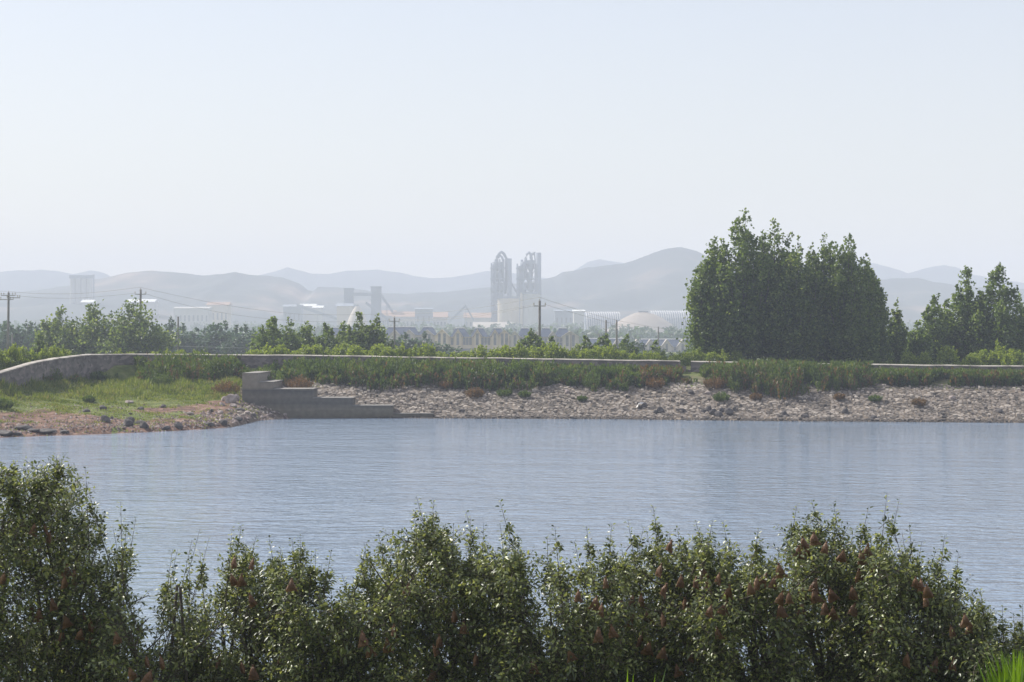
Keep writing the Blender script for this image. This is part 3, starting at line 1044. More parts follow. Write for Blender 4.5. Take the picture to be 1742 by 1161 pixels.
# ---- other individual nearer trees (u, top row, Y, half width m, plumes, leaves, mat, label)
SING = [(1526, 509, 196, .85, 6, 3000, 'poplar', 'narrow dark young tree standing alone right of the big poplar clump'),
        (1562, 546, 200, 1.2, 7, 2600, 'poplar_light', 'short light green tree, leftmost of the right-hand group behind the wall'),
        (1590, 503, 203, 1.5, 7, 4200, 'poplar_light', 'light green forked tree between the short one and the tall spire'),
        (1613, 512, 206, 1.4, 6, 3200, 'poplar_light', 'mid-sized tree tucked behind the forked light green tree'),
        (1645, 459, 204, 1.9, 9, 7600, 'poplar_light', 'tall spire-topped tree left of the tallest in the right-hand group'),
        (1700, 450, 202, 2.4, 10, 10500, 'poplar_light', 'tallest tree of the right-hand group, near the picture edge, twin spires'),
        (1672, 525, 206, 1.6, 7, 3600, 'poplar', 'dark lower tree filling the gap between the two tall spired trees'),
        (1741, 518, 205, 1.3, 6, 3400, 'poplar_light', 'light green tree cut by the picture edge on the far right'),
        (103, 528, 290, 3.4, 9, 6200, 'poplar', 'round-headed dark tree, leftmost of three behind the curved wall'),
        (158, 521, 288, 4.2, 12, 8500, 'poplar', 'broad dark tree, middle of three behind the curved wall'),
        (231, 512, 285, 4.6, 13, 10500, 'poplar', 'tallest and darkest of three trees, behind the utility pole'),
        (66, 572, 215, .8, 5, 1300, 'poplar', 'slim dark sapling beside the curved end of the wall'),
        (445, 562, 240, 1.6, 7, 2600, 'poplar_light', 'low green tree, leftmost in the belt left of the middle'),
        (465, 542, 242, 2.2, 9, 4800, 'poplar_light', 'many-headed green tree, second in the belt left of the middle'),
        (492, 546, 240, 1.6, 7, 3000, 'poplar_light', 'pointed green tree, third in the belt left of the middle'),
        (521, 547, 243, 1.9, 8, 3400, 'poplar_light', 'green tree with one tall tip, fourth in the belt left of the middle'),
        (556, 554, 241, 1.6, 7, 2600, 'poplar_light', 'small tree with a thin tip, fifth in the belt left of the middle'),
        (586, 550, 243, 1.6, 7, 2800, 'poplar_light', 'slender tree left of the tall forked one in the belt'),
        (611, 536, 238, 1.9, 7, 4200, 'poplar', 'left half of the tall forked dark pair beside the short pole'),
        (640, 538, 239, 1.9, 7, 4200, 'poplar', 'right half of the tall forked dark pair beside the short pole'),
        (906, 560, 235, 1.3, 5, 1900, 'poplar', 'small dark tree just left of the middle utility pole'),
        (938, 575, 233, 1.2, 5, 1500, 'poplar', 'small dark tree just right of the middle utility pole'),
        (997, 572, 236, 1.0, 5, 1300, 'poplar', 'thin dark sapling below the pair of bare posts, on the left'),
        (1030, 570, 238, 1.5, 6, 2200, 'poplar_light', 'small green tree in front of the left bare post'),
        (1066, 573, 237, 1.4, 6, 2000, 'poplar_light', 'small green tree right of the tall bare post'),
        (1116, 582, 236, 1.0, 5, 1500, 'poplar', 'little pointed dark tree in front of the pale terraced houses')]
for i, (u, top, Y, W, npl, nl, mk, lab) in enumerate(SING):
    X = (u - 871) / F * Y
    gz = ground_z(X, Y)
    H = zat(top, Y) - gz
    mm = tree_meshes('tree', 80 + i, H, W * 1.1, npl + 3, .30 * Y / 200, int(nl * 1.15), M[mk], M['bark_grey'], skirt=.8, prad=W * .36, dome=.45, trunk_r=.09)
    put_tree('broadleaf_tree', mm, (X, Y, gz), (1, 1, 1), 0, lab, 'tree', 'trees behind the wall')

# ---- hazy far tree rows (shared meshes)
FARV = [tree_meshes('far_tree', 140 + i, 1.0, .30, 9, .075, 1500, M['far_tree'], M['bark_grey'], skirt=.8, prad=.11, dome=.45) for i in range(4)]


def tree_row(us, tops, Y, wide, where, group, seed):
    rnd = random.Random(seed)
    for i, (u, t) in enumerate(zip(us, tops)):
        Yi = Y + rnd.uniform(-8, 8)
        X = (u - 871) / F * Yi
        gz = ground_z(X, Yi)
        H = zat(t, Yi) - gz
        s = wide * rnd.uniform(.85, 1.2)
        put_tree('hazy_tree', FARV[rnd.randrange(4)], (X, Yi, gz), (s, s, H), rnd.uniform(0, 6),
                 f"hazy tree, {nth(i, len(us))} in {where}", 'tree', group)


rr_ = random.Random(77)
us = [-22, -2, 14, 30, 47, 62, 80]
tree_row(us, [rr_.uniform(543, 556) for _ in us], 430, 10, 'the far row at the left edge', 'hazy trees at the left edge', 1)
us = [274, 290, 312, 330, 350, 368, 384, 402, 418, 432]
tree_row(us, [562, 549, 553, 566, 557, 549, 549, 556, 555, 566], 430, 11, 'the far row between the two poles', 'hazy trees between the poles', 2)
us = [655, 672, 690, 706, 722, 742, 756, 771]
tree_row(us, [573, 572, 568, 576, 566, 582, 584, 590], 400, 10, 'the row before the dark-roofed houses', 'hazy trees before the dark-roofed houses', 3)
us = [1078, 1094, 1128, 1141, 1158, 1176, 1190]
tree_row(us, [580, 586, 596, 600, 600, 590, 588], 420, 8, 'the row before the pale houses on the right', 'hazy trees before the pale houses', 4)
us = [1505, 1540, 1552, 1632, 1662]
tree_row(us, [590, 594, 590, 560, 562], 330, 8, 'the row beyond the big poplars', 'hazy trees glimpsed on the right', 5)


# ---- shrubs along the wall
def shrub_mesh(seed):
    rng = np.random.default_rng(seed)
    parts = []
    tb = MB()
    for k in range(13):
        a = 2.4 * k + rng.uniform(-.5, .5)
        rr = math.sqrt((k + .3) / 13)
        x, y = .5 * rr * math.cos(a), .5 * rr * math.sin(a)
        top = (1 - .45 * rr ** 2) * rng.uniform(.75, 1)
        ax = np.array([[x * .2, y * .2, .02], [x * .8, y * .8, top * .5], [x * 1.05, y * 1.05, top * .8], [x * 1.15, y * 1.15, top]])
        tb.tube([tuple(p) for p in ax], [.018, .012, .008, .003], 4, caps=False)
        parts.append(plume_leaves(rng, ax, lambda t: .22 * (1.1 - .7 * t), 150, .085, .5))
    V, Fc = merge(parts)
    cm = np_mesh('shrub_foliage', V, Fc, M['shrub'])
    tm = bpy.data.meshes.new('shrub_stems')
    tm.from_pydata(tb.v, [], tb.f)
    tm.materials.append(M['bark'])
    return tm, cm


SHV = [shrub_mesh(170 + i) for i in range(5)]


def shrub_row(lst, dY, where, group, seed):
    rnd = random.Random(seed)
    lst = sorted(lst)
    for i, (u, top, wpx) in enumerate(lst):
        # distance of the wall at this column, plus an offset
        wy = float(np.interp(u, [w[0] for w in WALL + WALL2], [w[2] for w in WALL + WALL2]))
        Y = wy + dY + rnd.uniform(0, 4)
        X = (u - 871) / F * Y
        gz = ground_z(X, Y)
        H = max(.8, zat(top + (5 if 730 < u < 1130 else 0), Y) - gz)
        s = wpx / F * Y
        root = thing('shrub', f"green shrub, {nth(i, len(lst))} of those {where}", 'shrub', (X, Y, gz), rnd.uniform(0, 6), group)
        tm, cm = SHV[rnd.randrange(5)]
        for nm, me in (('stems', tm), ('foliage', cm)):
            o = link(nm, me, root)
            o.scale = (s, s, H)


shrub_row([(-12, 590, 34), (10, 594, 30), (24, 582, 22), (38, 588, 26), (52, 596, 26), (75, 590, 22), (92, 588, 26), (108, 592, 24), (0, 604, 40), (30, 604, 36)], 5, 'behind the curved end of the wall', 'shrubs behind the curved wall end', 1)
shrub_row([(202, 596, 22), (222, 598, 22), (262, 598, 22), (284, 596, 24), (308, 593, 24), (330, 596, 26), (350, 598, 22)], 3, 'along the wall below the three dark trees', 'shrubs below the three dark trees', 2)
shrub_row([(u, 588 + 7 * math.sin(u * 1.3), 34) for u in range(436, 650, 21)], 5, 'before the belt left of the middle', 'shrubs before the tree belt', 3)
shrub_row([(660, 588, 30), (682, 586, 32), (704, 590, 30), (727, 584, 30), (748, 593, 30), (772, 594, 30), (795, 592, 32), (818, 582, 30), (838, 588, 32), (858, 580, 34),
           (880, 577, 36), (902, 584, 34), (922, 578, 34), (942, 577, 32), (960, 588, 30), (980, 584, 26), (1000, 588, 30), (1018, 583, 32), (1040, 582, 30), (1058, 590, 26), (1080, 594, 26), (1100, 592, 26), (1118, 594, 24)],
          5, 'along the wall before the cement works', 'shrubs along the middle of the wall', 4)
shrub_row([(1148, 602, 20), (1166, 598, 22), (1186, 594, 30), (1212, 597, 28), (1232, 598, 28), (1254, 596, 28)], 3, 'around the gap in the wall', 'shrubs around the wall gap', 5)
shrub_row([(1545, 596, 26), (1575, 598, 28), (1612, 588, 32), (1655, 598, 30), (1676, 592, 34), (1700, 585, 34), (1724, 594, 34), (1748, 598, 30)], 4, 'under the right-hand tree group', 'shrubs under the right-hand trees', 6)


# ---- reeds and weeds on the bank, beach grass
def stems(rng, base, H, lean, n_leaf, leaf_l, leaf_w):
    """upright stems with narrow leaves; arrays in, blades out"""
    k = len(base)
    tip = base + np.stack([lean[:, 0], lean[:, 1], H], 1)
    out = []
    V, Fc = blades(base, tip - base, rng.normal(0, 1, (k, 3)), np.linalg.norm(tip - base, axis=1), np.full(k, .035), 0)
    out.append((V, Fc))
    t = rng.random((k, n_leaf)) ** .7
    pos = base[:, None] * (1 - t[..., None]) + tip[:, None] * t[..., None]
    pos = pos.reshape(-1, 3)
    d = rng.normal(0, .33, (len(pos), 3)) + np.array([0, 0, .8])
    L = leaf_l * rng.uniform(.6, 1.3, len(pos))
    out.append(blades(pos, d, rng.normal(0, 1, (len(pos), 3)) + np.array([0, 0, .5]), L, L * leaf_w, .15))
    return out


def build_reeds():
    rng = np.random.default_rng(12)
    rnd = random.Random(12)
    # (u0, u1, low offset from bank toe, high offset, height, density, dry?)
    top_h = [(-60, .7), (40, .9), (90, 1.0), (130, .45), (215, .5), (245, 1.5), (290, 2.1), (400, 1.9), (412, 1.0), (440, .9), (470, 1.1), (530, 1.2), (560, 1.7), (650, 1.6), (850, 1.8),
             (900, 1.6), (960, 1.2), (1060, 1.5), (1100, 1.0), (1170, .9), (1190, .5), (1215, 1.3), (1245, 2.0), (1300, 2.3), (1420, 2.2), (1480, 1.5), (1600, 1.5), (1742, 1.4), (1900, 1.4)]
    low_d = [(-60, 18), (150, 34), (250, 34), (330, 29), (400, 29), (440, 9), (540, 8.6), (600, 7.0), (660, 6.6), (720, 7.4), (800, 6.4), (900, 6.2), (940, 8.2), (1000, 7.0), (1060, 6.2), (1120, 8.0), (1190, 9.0),
             (1230, 7.2), (1280, 6.2), (1340, 4.9), (1400, 6.4), (1500, 7.6), (1600, 8.0), (1742, 8.2), (1900, 8)]
    base, HH, dry = [], [], []
    tries = 0
    while len(base) < 15000 and tries < 150000:
        tries += 1
        u = rnd.uniform(-60, 1950)
        if u < 480 and rnd.random() < .35: continue
        ys, zs = far_profile(u)
        lo = interp(u, low_d) + fbm(u * .05, 0, 1.0, 3) * 1.6
        wallY = float(np.interp(u, [w[0] for w in WALL + WALL2], [w[2] for w in WALL + WALL2]))
        hi = wallY - .5 - ys[1]
        if lo >= hi: continue
        d = rnd.uniform(lo, hi)
        Y = ys[1] + d
        X = (u - 871) / F * Y
        c = fbm(X, Y, .45, 33, 2)
        if c < -.12 + (.3 if 130 < u < 235 else 0): continue
        if 1160 < u < 1192 and d > hi - 3: continue
        if 408 < u < 440 and rnd.random() < .7: continue
        h = interp(u, top_h) * 1.15 * (.8 + 1.0 * c) * rnd.uniform(.5, 1.05) * min(1, .55 + .4 * (d - lo))
        # plants right at the wall stay lower so the coping shows
        Ztop = zat(float(np.interp(u, [w[0] for w in WALL + WALL2], [w[1] for w in WALL + WALL2])), wallY)
        z = ground_z(X, Y)
        allow = Ztop - (.55 if (u > 1480 or 960 < u < 1160) else .25) + (.75 if 250 < u < 395 else (.35 if 1255 < u < 1480 else 0)) + (.2 if rnd.random() < .1 else 0)
        h = min(h, max(.25, allow - z + rnd.uniform(-.3, .05)))
        base.append((X, Y, z - .03))
        HH.append(h)
        dry.append(rnd.random() < (.05 + (.4 if 1090 < u < 1170 else 0) + (.22 if d < lo + 1 else 0)))
    base, HH, dry = np.array(base), np.array(HH), np.array(dry)
    for sel, mk, nm, lab in ((~dry, 'reed', 'reeds', 'tall dark green reeds and weeds covering the bank below the wall'),
                             (dry, 'dry_weed', 'dry_weeds', 'dry orange-brown weeds scattered along the bank below the wall')):
        b, h = base[sel], HH[sel]
        lean = rng.normal(0, .16, (len(b), 2)) * h[:, None]
        V, Fc = merge(stems(rng, b, h, lean, 15, .32, .26))
        tag(link(nm, np_mesh(nm, V, Fc, M[mk])), lab, nm.replace('_', ' '), kind='stuff')


build_reeds()


def build_grass():
    rng = np.random.default_rng(22)
    rnd = random.Random(22)
    pts, hs = [], []
    tries = 0
    while len(pts) < 42000 and tries < 400000:
        tries += 1
        u = rnd.uniform(-150, 440)
        ys, zs = far_profile(u)
        Y = rnd.uniform(ys[1], ys[5])
        X = (u - 871) / F * Y
        g, s = masks(X, Y, 0)
        c = fbm(X, Y, .5, 41, 3)
        if rnd.random() > g * .9 + c * .9: continue
        z = ground_z(X, Y)
        pts.append((X, Y, z - .02))
        tall = max(0, min(1, (Y - ys[3] + 1) / 6))
        hs.append((.07 + .42 * max(0, c + .05) + .6 * tall * (.5 + 1.3 * c)) * rnd.uniform(.5, 1.3))
    pts, hs = np.array(pts), np.array(hs)
    k = len(pts)
    d = rng.normal(0, .35, (k, 3)) + np.array([0, 0, 1])
    V, Fc = blades(pts, d, rng.normal(0, 1, (k, 3)), hs, np.full(k, .07), .1)
    tag(link('grass', np_mesh('grass', V, Fc, M['grass'])), 'yellow-green grass growing over the red soil beach', 'grass', kind='stuff')
    # grass and herbs on the field just behind the wall
    pts, hs = [], []
    for _ in range(26000):
        u = rnd.uniform(-150, 1950)
        wy = float(np.interp(u, [w[0] for w in WALL + WALL2], [w[2] for w in WALL + WALL2]))
        Y = wy + .6 + rnd.random() ** 1.5 * 22
        X = (u - 871) / F * Y
        pts.append((X, Y, ground_z(X, Y) - .02))
        hs.append(rnd.uniform(.25, .8) * (1.5 if (u < 140 or 1140 < u < 1200) else 1))
    pts, hs = np.array(pts), np.array(hs)
    k = len(pts)
    V, Fc = merge(stems(rng, pts, hs, rng.normal(0, .12, (k, 2)), 4, .22, .3))
    tag(link('field_grass', np_mesh('field_grass', V, Fc, M['field'])), 'tall field grass growing just behind the stone wall', 'grass', kind='stuff')


build_grass()

# ---- single bushes and tufts on the bank
TUFTS = [(808, 672, 34, 'd', 'low olive weed tuft among the stones, left of two others in the middle'), (858, 672, 26, 'g', 'round green weed tuft among the stones, middle of three'),
         (893, 674, 22, 'g', 'brown-topped weed tuft among the stones, right of three in the middle'), (990, 681, 18, 'g', 'tiny green tuft below the leafy bush on the stones'),
         (1228, 679, 30, 'g', 'bright green tuft below the broken gap in the wall'), (1286, 678, 22, 'd', 'brown tuft right of the tuft below the wall gap'),
         (1489, 680, 22, 'g', 'small green tuft alone on the stones right of the reeds'), (1563, 688, 26, 'd', 'flat brown tuft alone on the stones at right'),
         (1428, 678, 20, 'd', 'brown tuft at the foot of the reeds right of middle'), (760, 656, 30, 'd', 'rusty brown clump at the foot of the reeds, middle'),
         (508, 657, 50, 'd', 'wide brown clump just above the second concrete step'), (1115, 655, 34, 'd', 'orange-brown clump left of the gap, low on the bank'),
         (270, 650, 50, 'g', 'green bush on the bank before the tall reeds at left'), (1012, 652, 52, 'g', 'leafy green bush jutting from the bank right of the middle'),
         (1052, 640, 30, 'g', 'darker green bush just above and right of the leafy one'), (943, 650, 26, 'g', 'green bush left of the leafy one on the bank'),
         (385, 664, 46, 'd', 'brown weed clump above the pale rock pile'), (5, 690, 34, 'g', 'dark green bush cut by the picture edge on the beach'),
         (152, 681, 22, 'g', 'dark tuft alone in the beach grass'), (70, 640, 60, 'g', 'bushy weeds against the curved end of the wall'), (1215, 655, 40, 'd', 'brown clump just right of the rubble in the gap')]
for i, (u, py, wpx, kd, lab) in enumerate(TUFTS):
    p = ground_hit(u, py + wpx * .15)
    rng = np.random.default_rng(400 + i)
    s = wpx / F * p.y
    nst = int(40 + wpx * 3)
    a = rng.uniform(0, 2 * PI, nst)
    r = np.sqrt(rng.random(nst)) * s * .36
    b = np.stack([r * np.cos(a), r * np.sin(a), np.full(nst, -.03)], 1)
    H = s * .5 * rng.uniform(.6, 1.1, nst) * (1 - .5 * (r / (s * .4)) ** 2)
    lean = np.stack([r * np.cos(a), r * np.sin(a)], 1) * .5 + rng.normal(0, .05, (nst, 2))
    V, Fc = merge(stems(rng, b, H, lean, 10, .16, .35))
    nm = 'bush' if 'bush' in lab else 'weed_tuft'
    o = link(nm, np_mesh(nm, V, Fc, M['reed'] if kd == 'g' else M['dry_weed']))
    o.location = p
    tag(o, lab, 'bush' if nm == 'bush' else 'weed tuft', 'tufts and bushes on the bank')


# ================================================================== POLES AND WIRES
def pole(u, top, Y, r, label, arms=(), lean=0.0, horns=True, cat='utility pole', name='utility_pole'):
    X = (u - 871) / F * Y
    gz = ground_z(X, Y)
    zt = zat(top, Y)
    root = thing(name, label, cat, (X, Y, gz))
    tipx = lean
    MB().tube([(0, 0, -.5), (tipx * .5, 0, (zt - gz) * .5), (tipx, 0, zt - gz)], [r * 1.35, r * 1.15, r], 10).build('shaft', M['pole'], root, smooth=True)
    for (py, half, off) in arms:
        z = zat(py, Y) - gz
        arm = MB().box(tipx - half + off, tipx + half + off, -r - .13, -r - .005, z - .06, z + .06).build('crossarm', M['steel'], root)
        for sx in (-1, 1):
            for q in ((.98, .62) if half > .9 else (.98,)):
                x = tipx + off + sx * half * q
                MB().tube([(x, -r - .07, z + .055), (x, -r - .07, z + .18), (x, -r - .07, z + .2), (x, -r - .07, z + .42)], [.03, .03, .085, .055], 8).build('insulator', M['porcelain'], arm)
    if horns:
        z = zt - gz
        MB().tube([(tipx, 0, z - .01), (tipx, 0, z + .25)], [.06, .05], 8).build('insulator', M['porcelain'], root)
    return root


pole(13, 498, 318, .17, 'utility pole with three crossarms at the left edge of the picture', [(503, 1.1, 0), (507, 1.0, .8), (510, 1.2, -.4)], lean=.15)
pole(238, 493, 318, .16, 'tall utility pole standing before the tallest of three dark trees', [(501, .85, 0)], lean=.12)
pole(671, 541, 330, .15, 'utility pole showing only its upper half beside the forked dark trees', [(547, .85, 0)])
pole(918, 512, 262, .15, 'tallest-looking utility pole in the middle, before the dark-roofed houses', [(521, .75, 0)])
pole(303, 539, 300, .13, 'plain dark post without crossarm between the two left utility poles', horns=False, cat='post', name='bare_post')
pole(21, 568, 300, .1, 'short thin post just right of the leftmost utility pole', horns=False, cat='post', name='bare_post')
pole(1031, 545, 330, .15, 'left one of two bare posts before the domed storage mound', horns=False, cat='post', name='bare_post')
pole(1049, 545, 300, .13, 'right and longer one of two bare posts before the domed storage mound', horns=False, cat='post', name='bare_post')
pole(1120, 556, 480, .16, 'small hazy post rising over the pale terraced houses', horns=False, cat='post', name='bare_post')
pole(1019, 568, 420, .15, 'short hazy utility pole left of the two bare posts', [(570, .8, 0)], horns=False)
pole(971, 568, 400, .10, 'thin hazy post before the rightmost gable of the dark-roofed houses', horns=False, cat='post', name='bare_post')


def wire(pts, label, r=.017):
    w = [P(*p) for p in pts]
    # smooth curve through the points
    out = []
    for i in range(len(w) - 1):
        p0, p1, p2, p3 = w[max(i - 1, 0)], w[i], w[i + 1], w[min(i + 2, len(w) - 1)]
        for k in range(8):
            t = k / 8
            out.append(.5 * ((2 * p1) + (p2 - p0) * t + (2 * p0 - 5 * p1 + 4 * p2 - p3) * t * t + (3 * p1 - p0 - 3 * p2 + p3) * t ** 3))
    out.append(w[-1])
    base = w[0]
    o = MB().tube(out, r, 4).build('overhead_wire', M['wire'], base=base, loc=base)
    tag(o, label, 'overhead wire', 'overhead wires between the poles')


wire([(-60, 494, 318), (13, 496, 318)], 'upper overhead wire running off the left edge from the leftmost pole')
wire([(-60, 518, 318), (-20, 506, 318), (3, 502, 318)], 'lower overhead wire running off the left edge from the leftmost pole')
wire([(14, 496, 318), (60, 499.5, 318), (125, 500, 318), (180, 496, 318), (238, 489, 318)], 'upper overhead wire between the leftmost pole and the tree-backed pole')
wire([(24, 503, 318), (70, 507, 318), (130, 507.5, 318), (180, 504, 318), (232, 499, 318)], 'lower overhead wire between the leftmost pole and the tree-backed pole')
wire([(238, 489, 318), (300, 503, 320), (400, 522, 323), (500, 534, 326), (580, 536, 328), (671, 534, 330)], 'upper overhead wire from the tree-backed pole to the half-hidden pole')
wire([(244, 499, 318), (310, 518, 320), (400, 536, 323), (500, 546, 326), (590, 548, 328), (664, 546, 330)], 'lower overhead wire from the tree-backed pole to the half-hidden pole')
wire([(671, 534, 330), (740, 532, 312), (820, 523, 290), (918, 506, 262)], 'upper overhead wire from the half-hidden pole to the middle pole')
wire([(678, 545, 330), (740, 542, 312), (820, 534, 290), (910, 518, 262)], 'lower rear overhead wire from the half-hidden pole to the middle pole')
wire([(678, 546.5, 330), (740, 545, 312), (820, 537, 290), (912, 520, 262)], 'lowest overhead wire from the half-hidden pole to the middle pole')
wire([(918, 506, 262), (960, 520, 275), (1040, 543, 300), (1120, 558, 330), (1200, 568, 360)], 'upper overhead wire sloping right from the middle pole')
wire([(926, 518, 262), (970, 531, 275), (1040, 550, 300), (1120, 566, 330), (1200, 578, 360)], 'lower overhead wire sloping right from the middle pole')
wire([(1023, 559, 330), (1049, 558.5, 300), (1060, 559, 300)], 'short overhead wire across the two bare posts')
wire([(60, 573, 310), (140, 573, 312), (238, 579, 316), (270, 587, 330), (330, 590, 350), (440, 593, 380)], 'low pale overhead wire crossing before the three dark trees', .03)


# ================================================================== HOUSES
def terrace(name, label, u0, u1, Y, ridge, eave, gables, roofs, floors, wallm, gable_peak, base_z=0.0, depth=11.0, winstep=5.2, group=None, skip_windows=()):
    """a terraced row facing the camera: wall, roof pieces, cross gables, windows"""
    px = Y / F
    x0, x1 = (u0 - 871) * px, (u1 - 871) * px
    ze, zr = zat(eave, Y), zat(ridge, Y)
    c = Vector(((x0 + x1) / 2, Y, base_z))
    root = thing(name, label, 'terraced house', c, group=group)
    MB().box(x0, x1, Y, Y + depth, base_z - .5, ze).build('wall', wallm, root, base=c)
    MB().box(x0 - .02, x1 + .02, Y - .12, Y + .3, base_z - .4, base_z + (ze - base_z) * .30).build('plinth', M['slate_wall'], root, base=c)
    for (a, b) in roofs:
        xa, xb = (a - 871) * px, (b - 871) * px
        mb = MB()
        o = .5
        hip = 1.6
        mb.add([(xa - .3, Y - o, ze - .1), (xb + .3, Y - o, ze - .1), (xb + .3, Y + depth + o, ze - .1), (xa - .3, Y + depth + o, ze - .1),
                (xa + hip, Y + depth * .42, zr), (xb - hip, Y + depth * .42, zr), (xb - hip, Y + depth * .58, zr), (xa + hip, Y + depth * .58, zr)],
               [(0, 1, 5, 4), (1, 2, 6, 5), (2, 3, 7, 6), (3, 0, 4, 7), (4, 5, 6, 7), (3, 2, 1, 0)])
        r = mb.build('roof', M['slate'], root, base=c)
        MB().box(xa + hip, xb - hip, Y + depth * .42, Y + depth * .58, zr + .01, zr + .42).build('ridge_cap', M['white_metal'], r, base=c)
    zp = zat(gable_peak, Y)
    for (g, hw) in gables:
        xg, w = (g - 871) * px, hw * px
        gb = MB().prism_y([(xg - w, base_z), (xg + w, base_z), (xg + w, ze), (xg, zp), (xg - w, ze)], Y - 1.1, Y + depth * .5).build('gable', wallm, root, base=c)
        # gable roof slabs
        t = .35
        MB().prism_y([(xg - w - .5, ze - .3), (xg, zp + .05), (xg, zp + .05 + t), (xg - w - .5, ze - .3 + t)][::-1], Y - 1.5, Y + depth * .5).build('verge', wallm, gb, base=c)
        MB().prism_y([(xg + w + .5, ze - .3), (xg, zp + .05), (xg, zp + .05 + t), (xg + w + .5, ze - .3 + t)], Y - 1.5, Y + depth * .5).build('verge', wallm, gb, base=c)
        for fl in [gable_peak + 9] + list(floors):
            for s in ((-.4, .4) if hw > 8 else (0,)):
                xx = xg + s * w
                z = zat(fl, Y)
                MB().box(xx - .5, xx + .5, Y - 1.16, Y - 1.05, z - .75, z + .75).build('window', M['glass_dark'], root, base=c)
    for fl in floors:
        u = u0 + 3
        while u < u1 - 3:
            if not any(abs(u - g) < hw + 2 for g, hw in gables):
                xx, z = (u - 871) * px, zat(fl, Y)
                MB().box(xx - .5, xx + .5, Y - .06, Y + .05, z - .7, z + .7).build('window', M['glass_dark'], root, base=c)
            u += winstep
    return root


M['slate_wall'] = noise_mat('grey_blue_plinth', [(.3, (.13, .14, .18)), (.7, (.2, .21, .26))], .3)
G = 'rows of terraced houses'
terrace('terraced_house', 'cream terraced row with dark blue roofs and orange end gables, middle of the estate', 740, 868, 770, 559, 573,
        [(752, 11), (779, 6), (812, 6), (842, 6), (858, 9)], [(767, 797), (801, 829), (832, 860)], [578, 584], M['cream'], 562, group=G)
terrace('terraced_house', 'cream terraced row behind the middle utility pole with a wide end gable', 868, 985, 768, 559, 573,
        [(876, 7), (970, 13), (913, 5), (940, 5)], [(880, 906), (916, 942), (944, 972)], [579, 586], M['offwhite'], 565, group=G)
terrace('terraced_house', 'long blue-roofed terraced row half hidden behind trees, left end of the estate', 655, 742, 800, 557, 570,
        [(672, 7), (696, 8), (727, 9)], [(652, 712), (712, 742)], [577], M['offwhite'], 563, group=G)
terrace('terraced_house', 'short blue-roofed house end showing behind the tree belt, farthest left', 560, 610, 810, 558, 570,
        [(588, 7)], [(556, 606)], [577], M['offwhite'], 563, group=G)
terrace('terraced_house', 'pale many-gabled terraced row at right, before the domed storage mound', 1078, 1186, 840, 578, 590,
        [(1083, 7), (1106, 8), (1134, 8), (1161, 8)], [(1086, 1182)], [593, 597], M['offwhite'], 579, group=G)
terrace('terraced_house', 'pale terraced row mostly hidden behind small trees and the bare posts', 990, 1074, 845, 577, 589,
        [(1000, 7), (1024, 7), (1050, 7)], [(992, 1072)], [593], M['offwhite'], 578, group=G)


# ================================================================== CEMENT WORKS (about 1.8 km away)
KS = 1.15
YP = 1780.0 * KS
PX = YP / F


def pxx(u, Y=YP): return (u - 871) / F * Y


def tower(u0, u1, top, base_row, steps_, label, ducts, stack, seed):
    """open preheater tower: posts and floor decks, cyclones, looping gas ducts and a stack"""
    rnd = random.Random(seed)
    x0, x1 = pxx(u0), pxx(u1)
    zb = 10.0
    zt = zat(top, YP)
    c = Vector(((x0 + x1) / 2, YP, zb))
    root = thing('preheater_tower', label, 'industrial tower', c)
    D = 17.0
    fr = MB()
    nx = 4
    for i in range(nx):
        for j in (0, 1, 2):
            x = x0 + (x1 - x0) * i / (nx - 1)
            y = YP + D * j / 2
            fr.box(x - .7, x + .7, y - .7, y + .7, zb - 3, zt - (0 if i not in (0,) else steps_))
    fr.build('frame', M['plant_metal'], root, base=c)
    dk = MB()
    z = zb + 11
    lv = []
    while z < zt - 2:
        xs = x0 + ((x1 - x0) / (nx - 1) if z > zt - steps_ else 0)
        dk.box(xs - 1.2, x1 + 1.2, YP - 1.4, YP + D + 1.4, z - .5, z + .5)
        lv.append(z)
        z += 10.5
    dk.build('deck', M['plant_metal'], root, base=c)
    br = MB()
    for k in range(len(lv) - 1):
        for i in range(nx - 1):
            xa = x0 + (x1 - x0) * i / (nx - 1)
            xb = x0 + (x1 - x0) * (i + 1) / (nx - 1)
            if (i + k) % 2: xa, xb = xb, xa
            br.tube([(xa, YP - .2, lv[k]), (xb, YP - .2, lv[k + 1])], .35, 4)
    br.build('bracing', M['plant_metal'], root, base=c)
    # cyclones hanging on the decks
    for k, z in enumerate(lv):
        if k < 2: continue
        for s in (.3, .68):
            x = x0 + (x1 - x0) * (s + (.04 if k % 2 else -.04))
            MB().tube([(x, YP + 5, z - 6), (x, YP + 5, z + 1), (x, YP + 5, z + 6.5)], [1, 3.5, 3.5], 12).build('cyclone', M['plant_metal'], root, base=c, smooth=True)
    # enclosed lower storeys
    MB().box(x0 + 1, x1 - 1, YP + 1, YP + D - 1, zb - 2, zb + (zt - zb) * .34).build('lower_casing', M['plant_metal'], root, base=c)
    MB().box(x0 + 1, x0 + (x1 - x0) * .28, YP + 2, YP + D - 2, zb, zt - steps_ - 2).build('lift_shaft', M['plant_metal'], root, base=c)
    for path, r in ducts:
        pts = [P(a, b, YP + 6) for a, b in path]
        MB().tube(pts, r * KS, 12).build('gas_duct', M['plant_metal'], root, base=c, smooth=True)
    su, stop, sr = stack
    MB().tube([(pxx(su), YP + 3, zb - 3), (pxx(su), YP + 3, zat(stop, YP))], [sr * 1.08 * KS, sr * KS], 14).build('stack', M['plant_metal'], root, base=c, smooth=True)
    return root


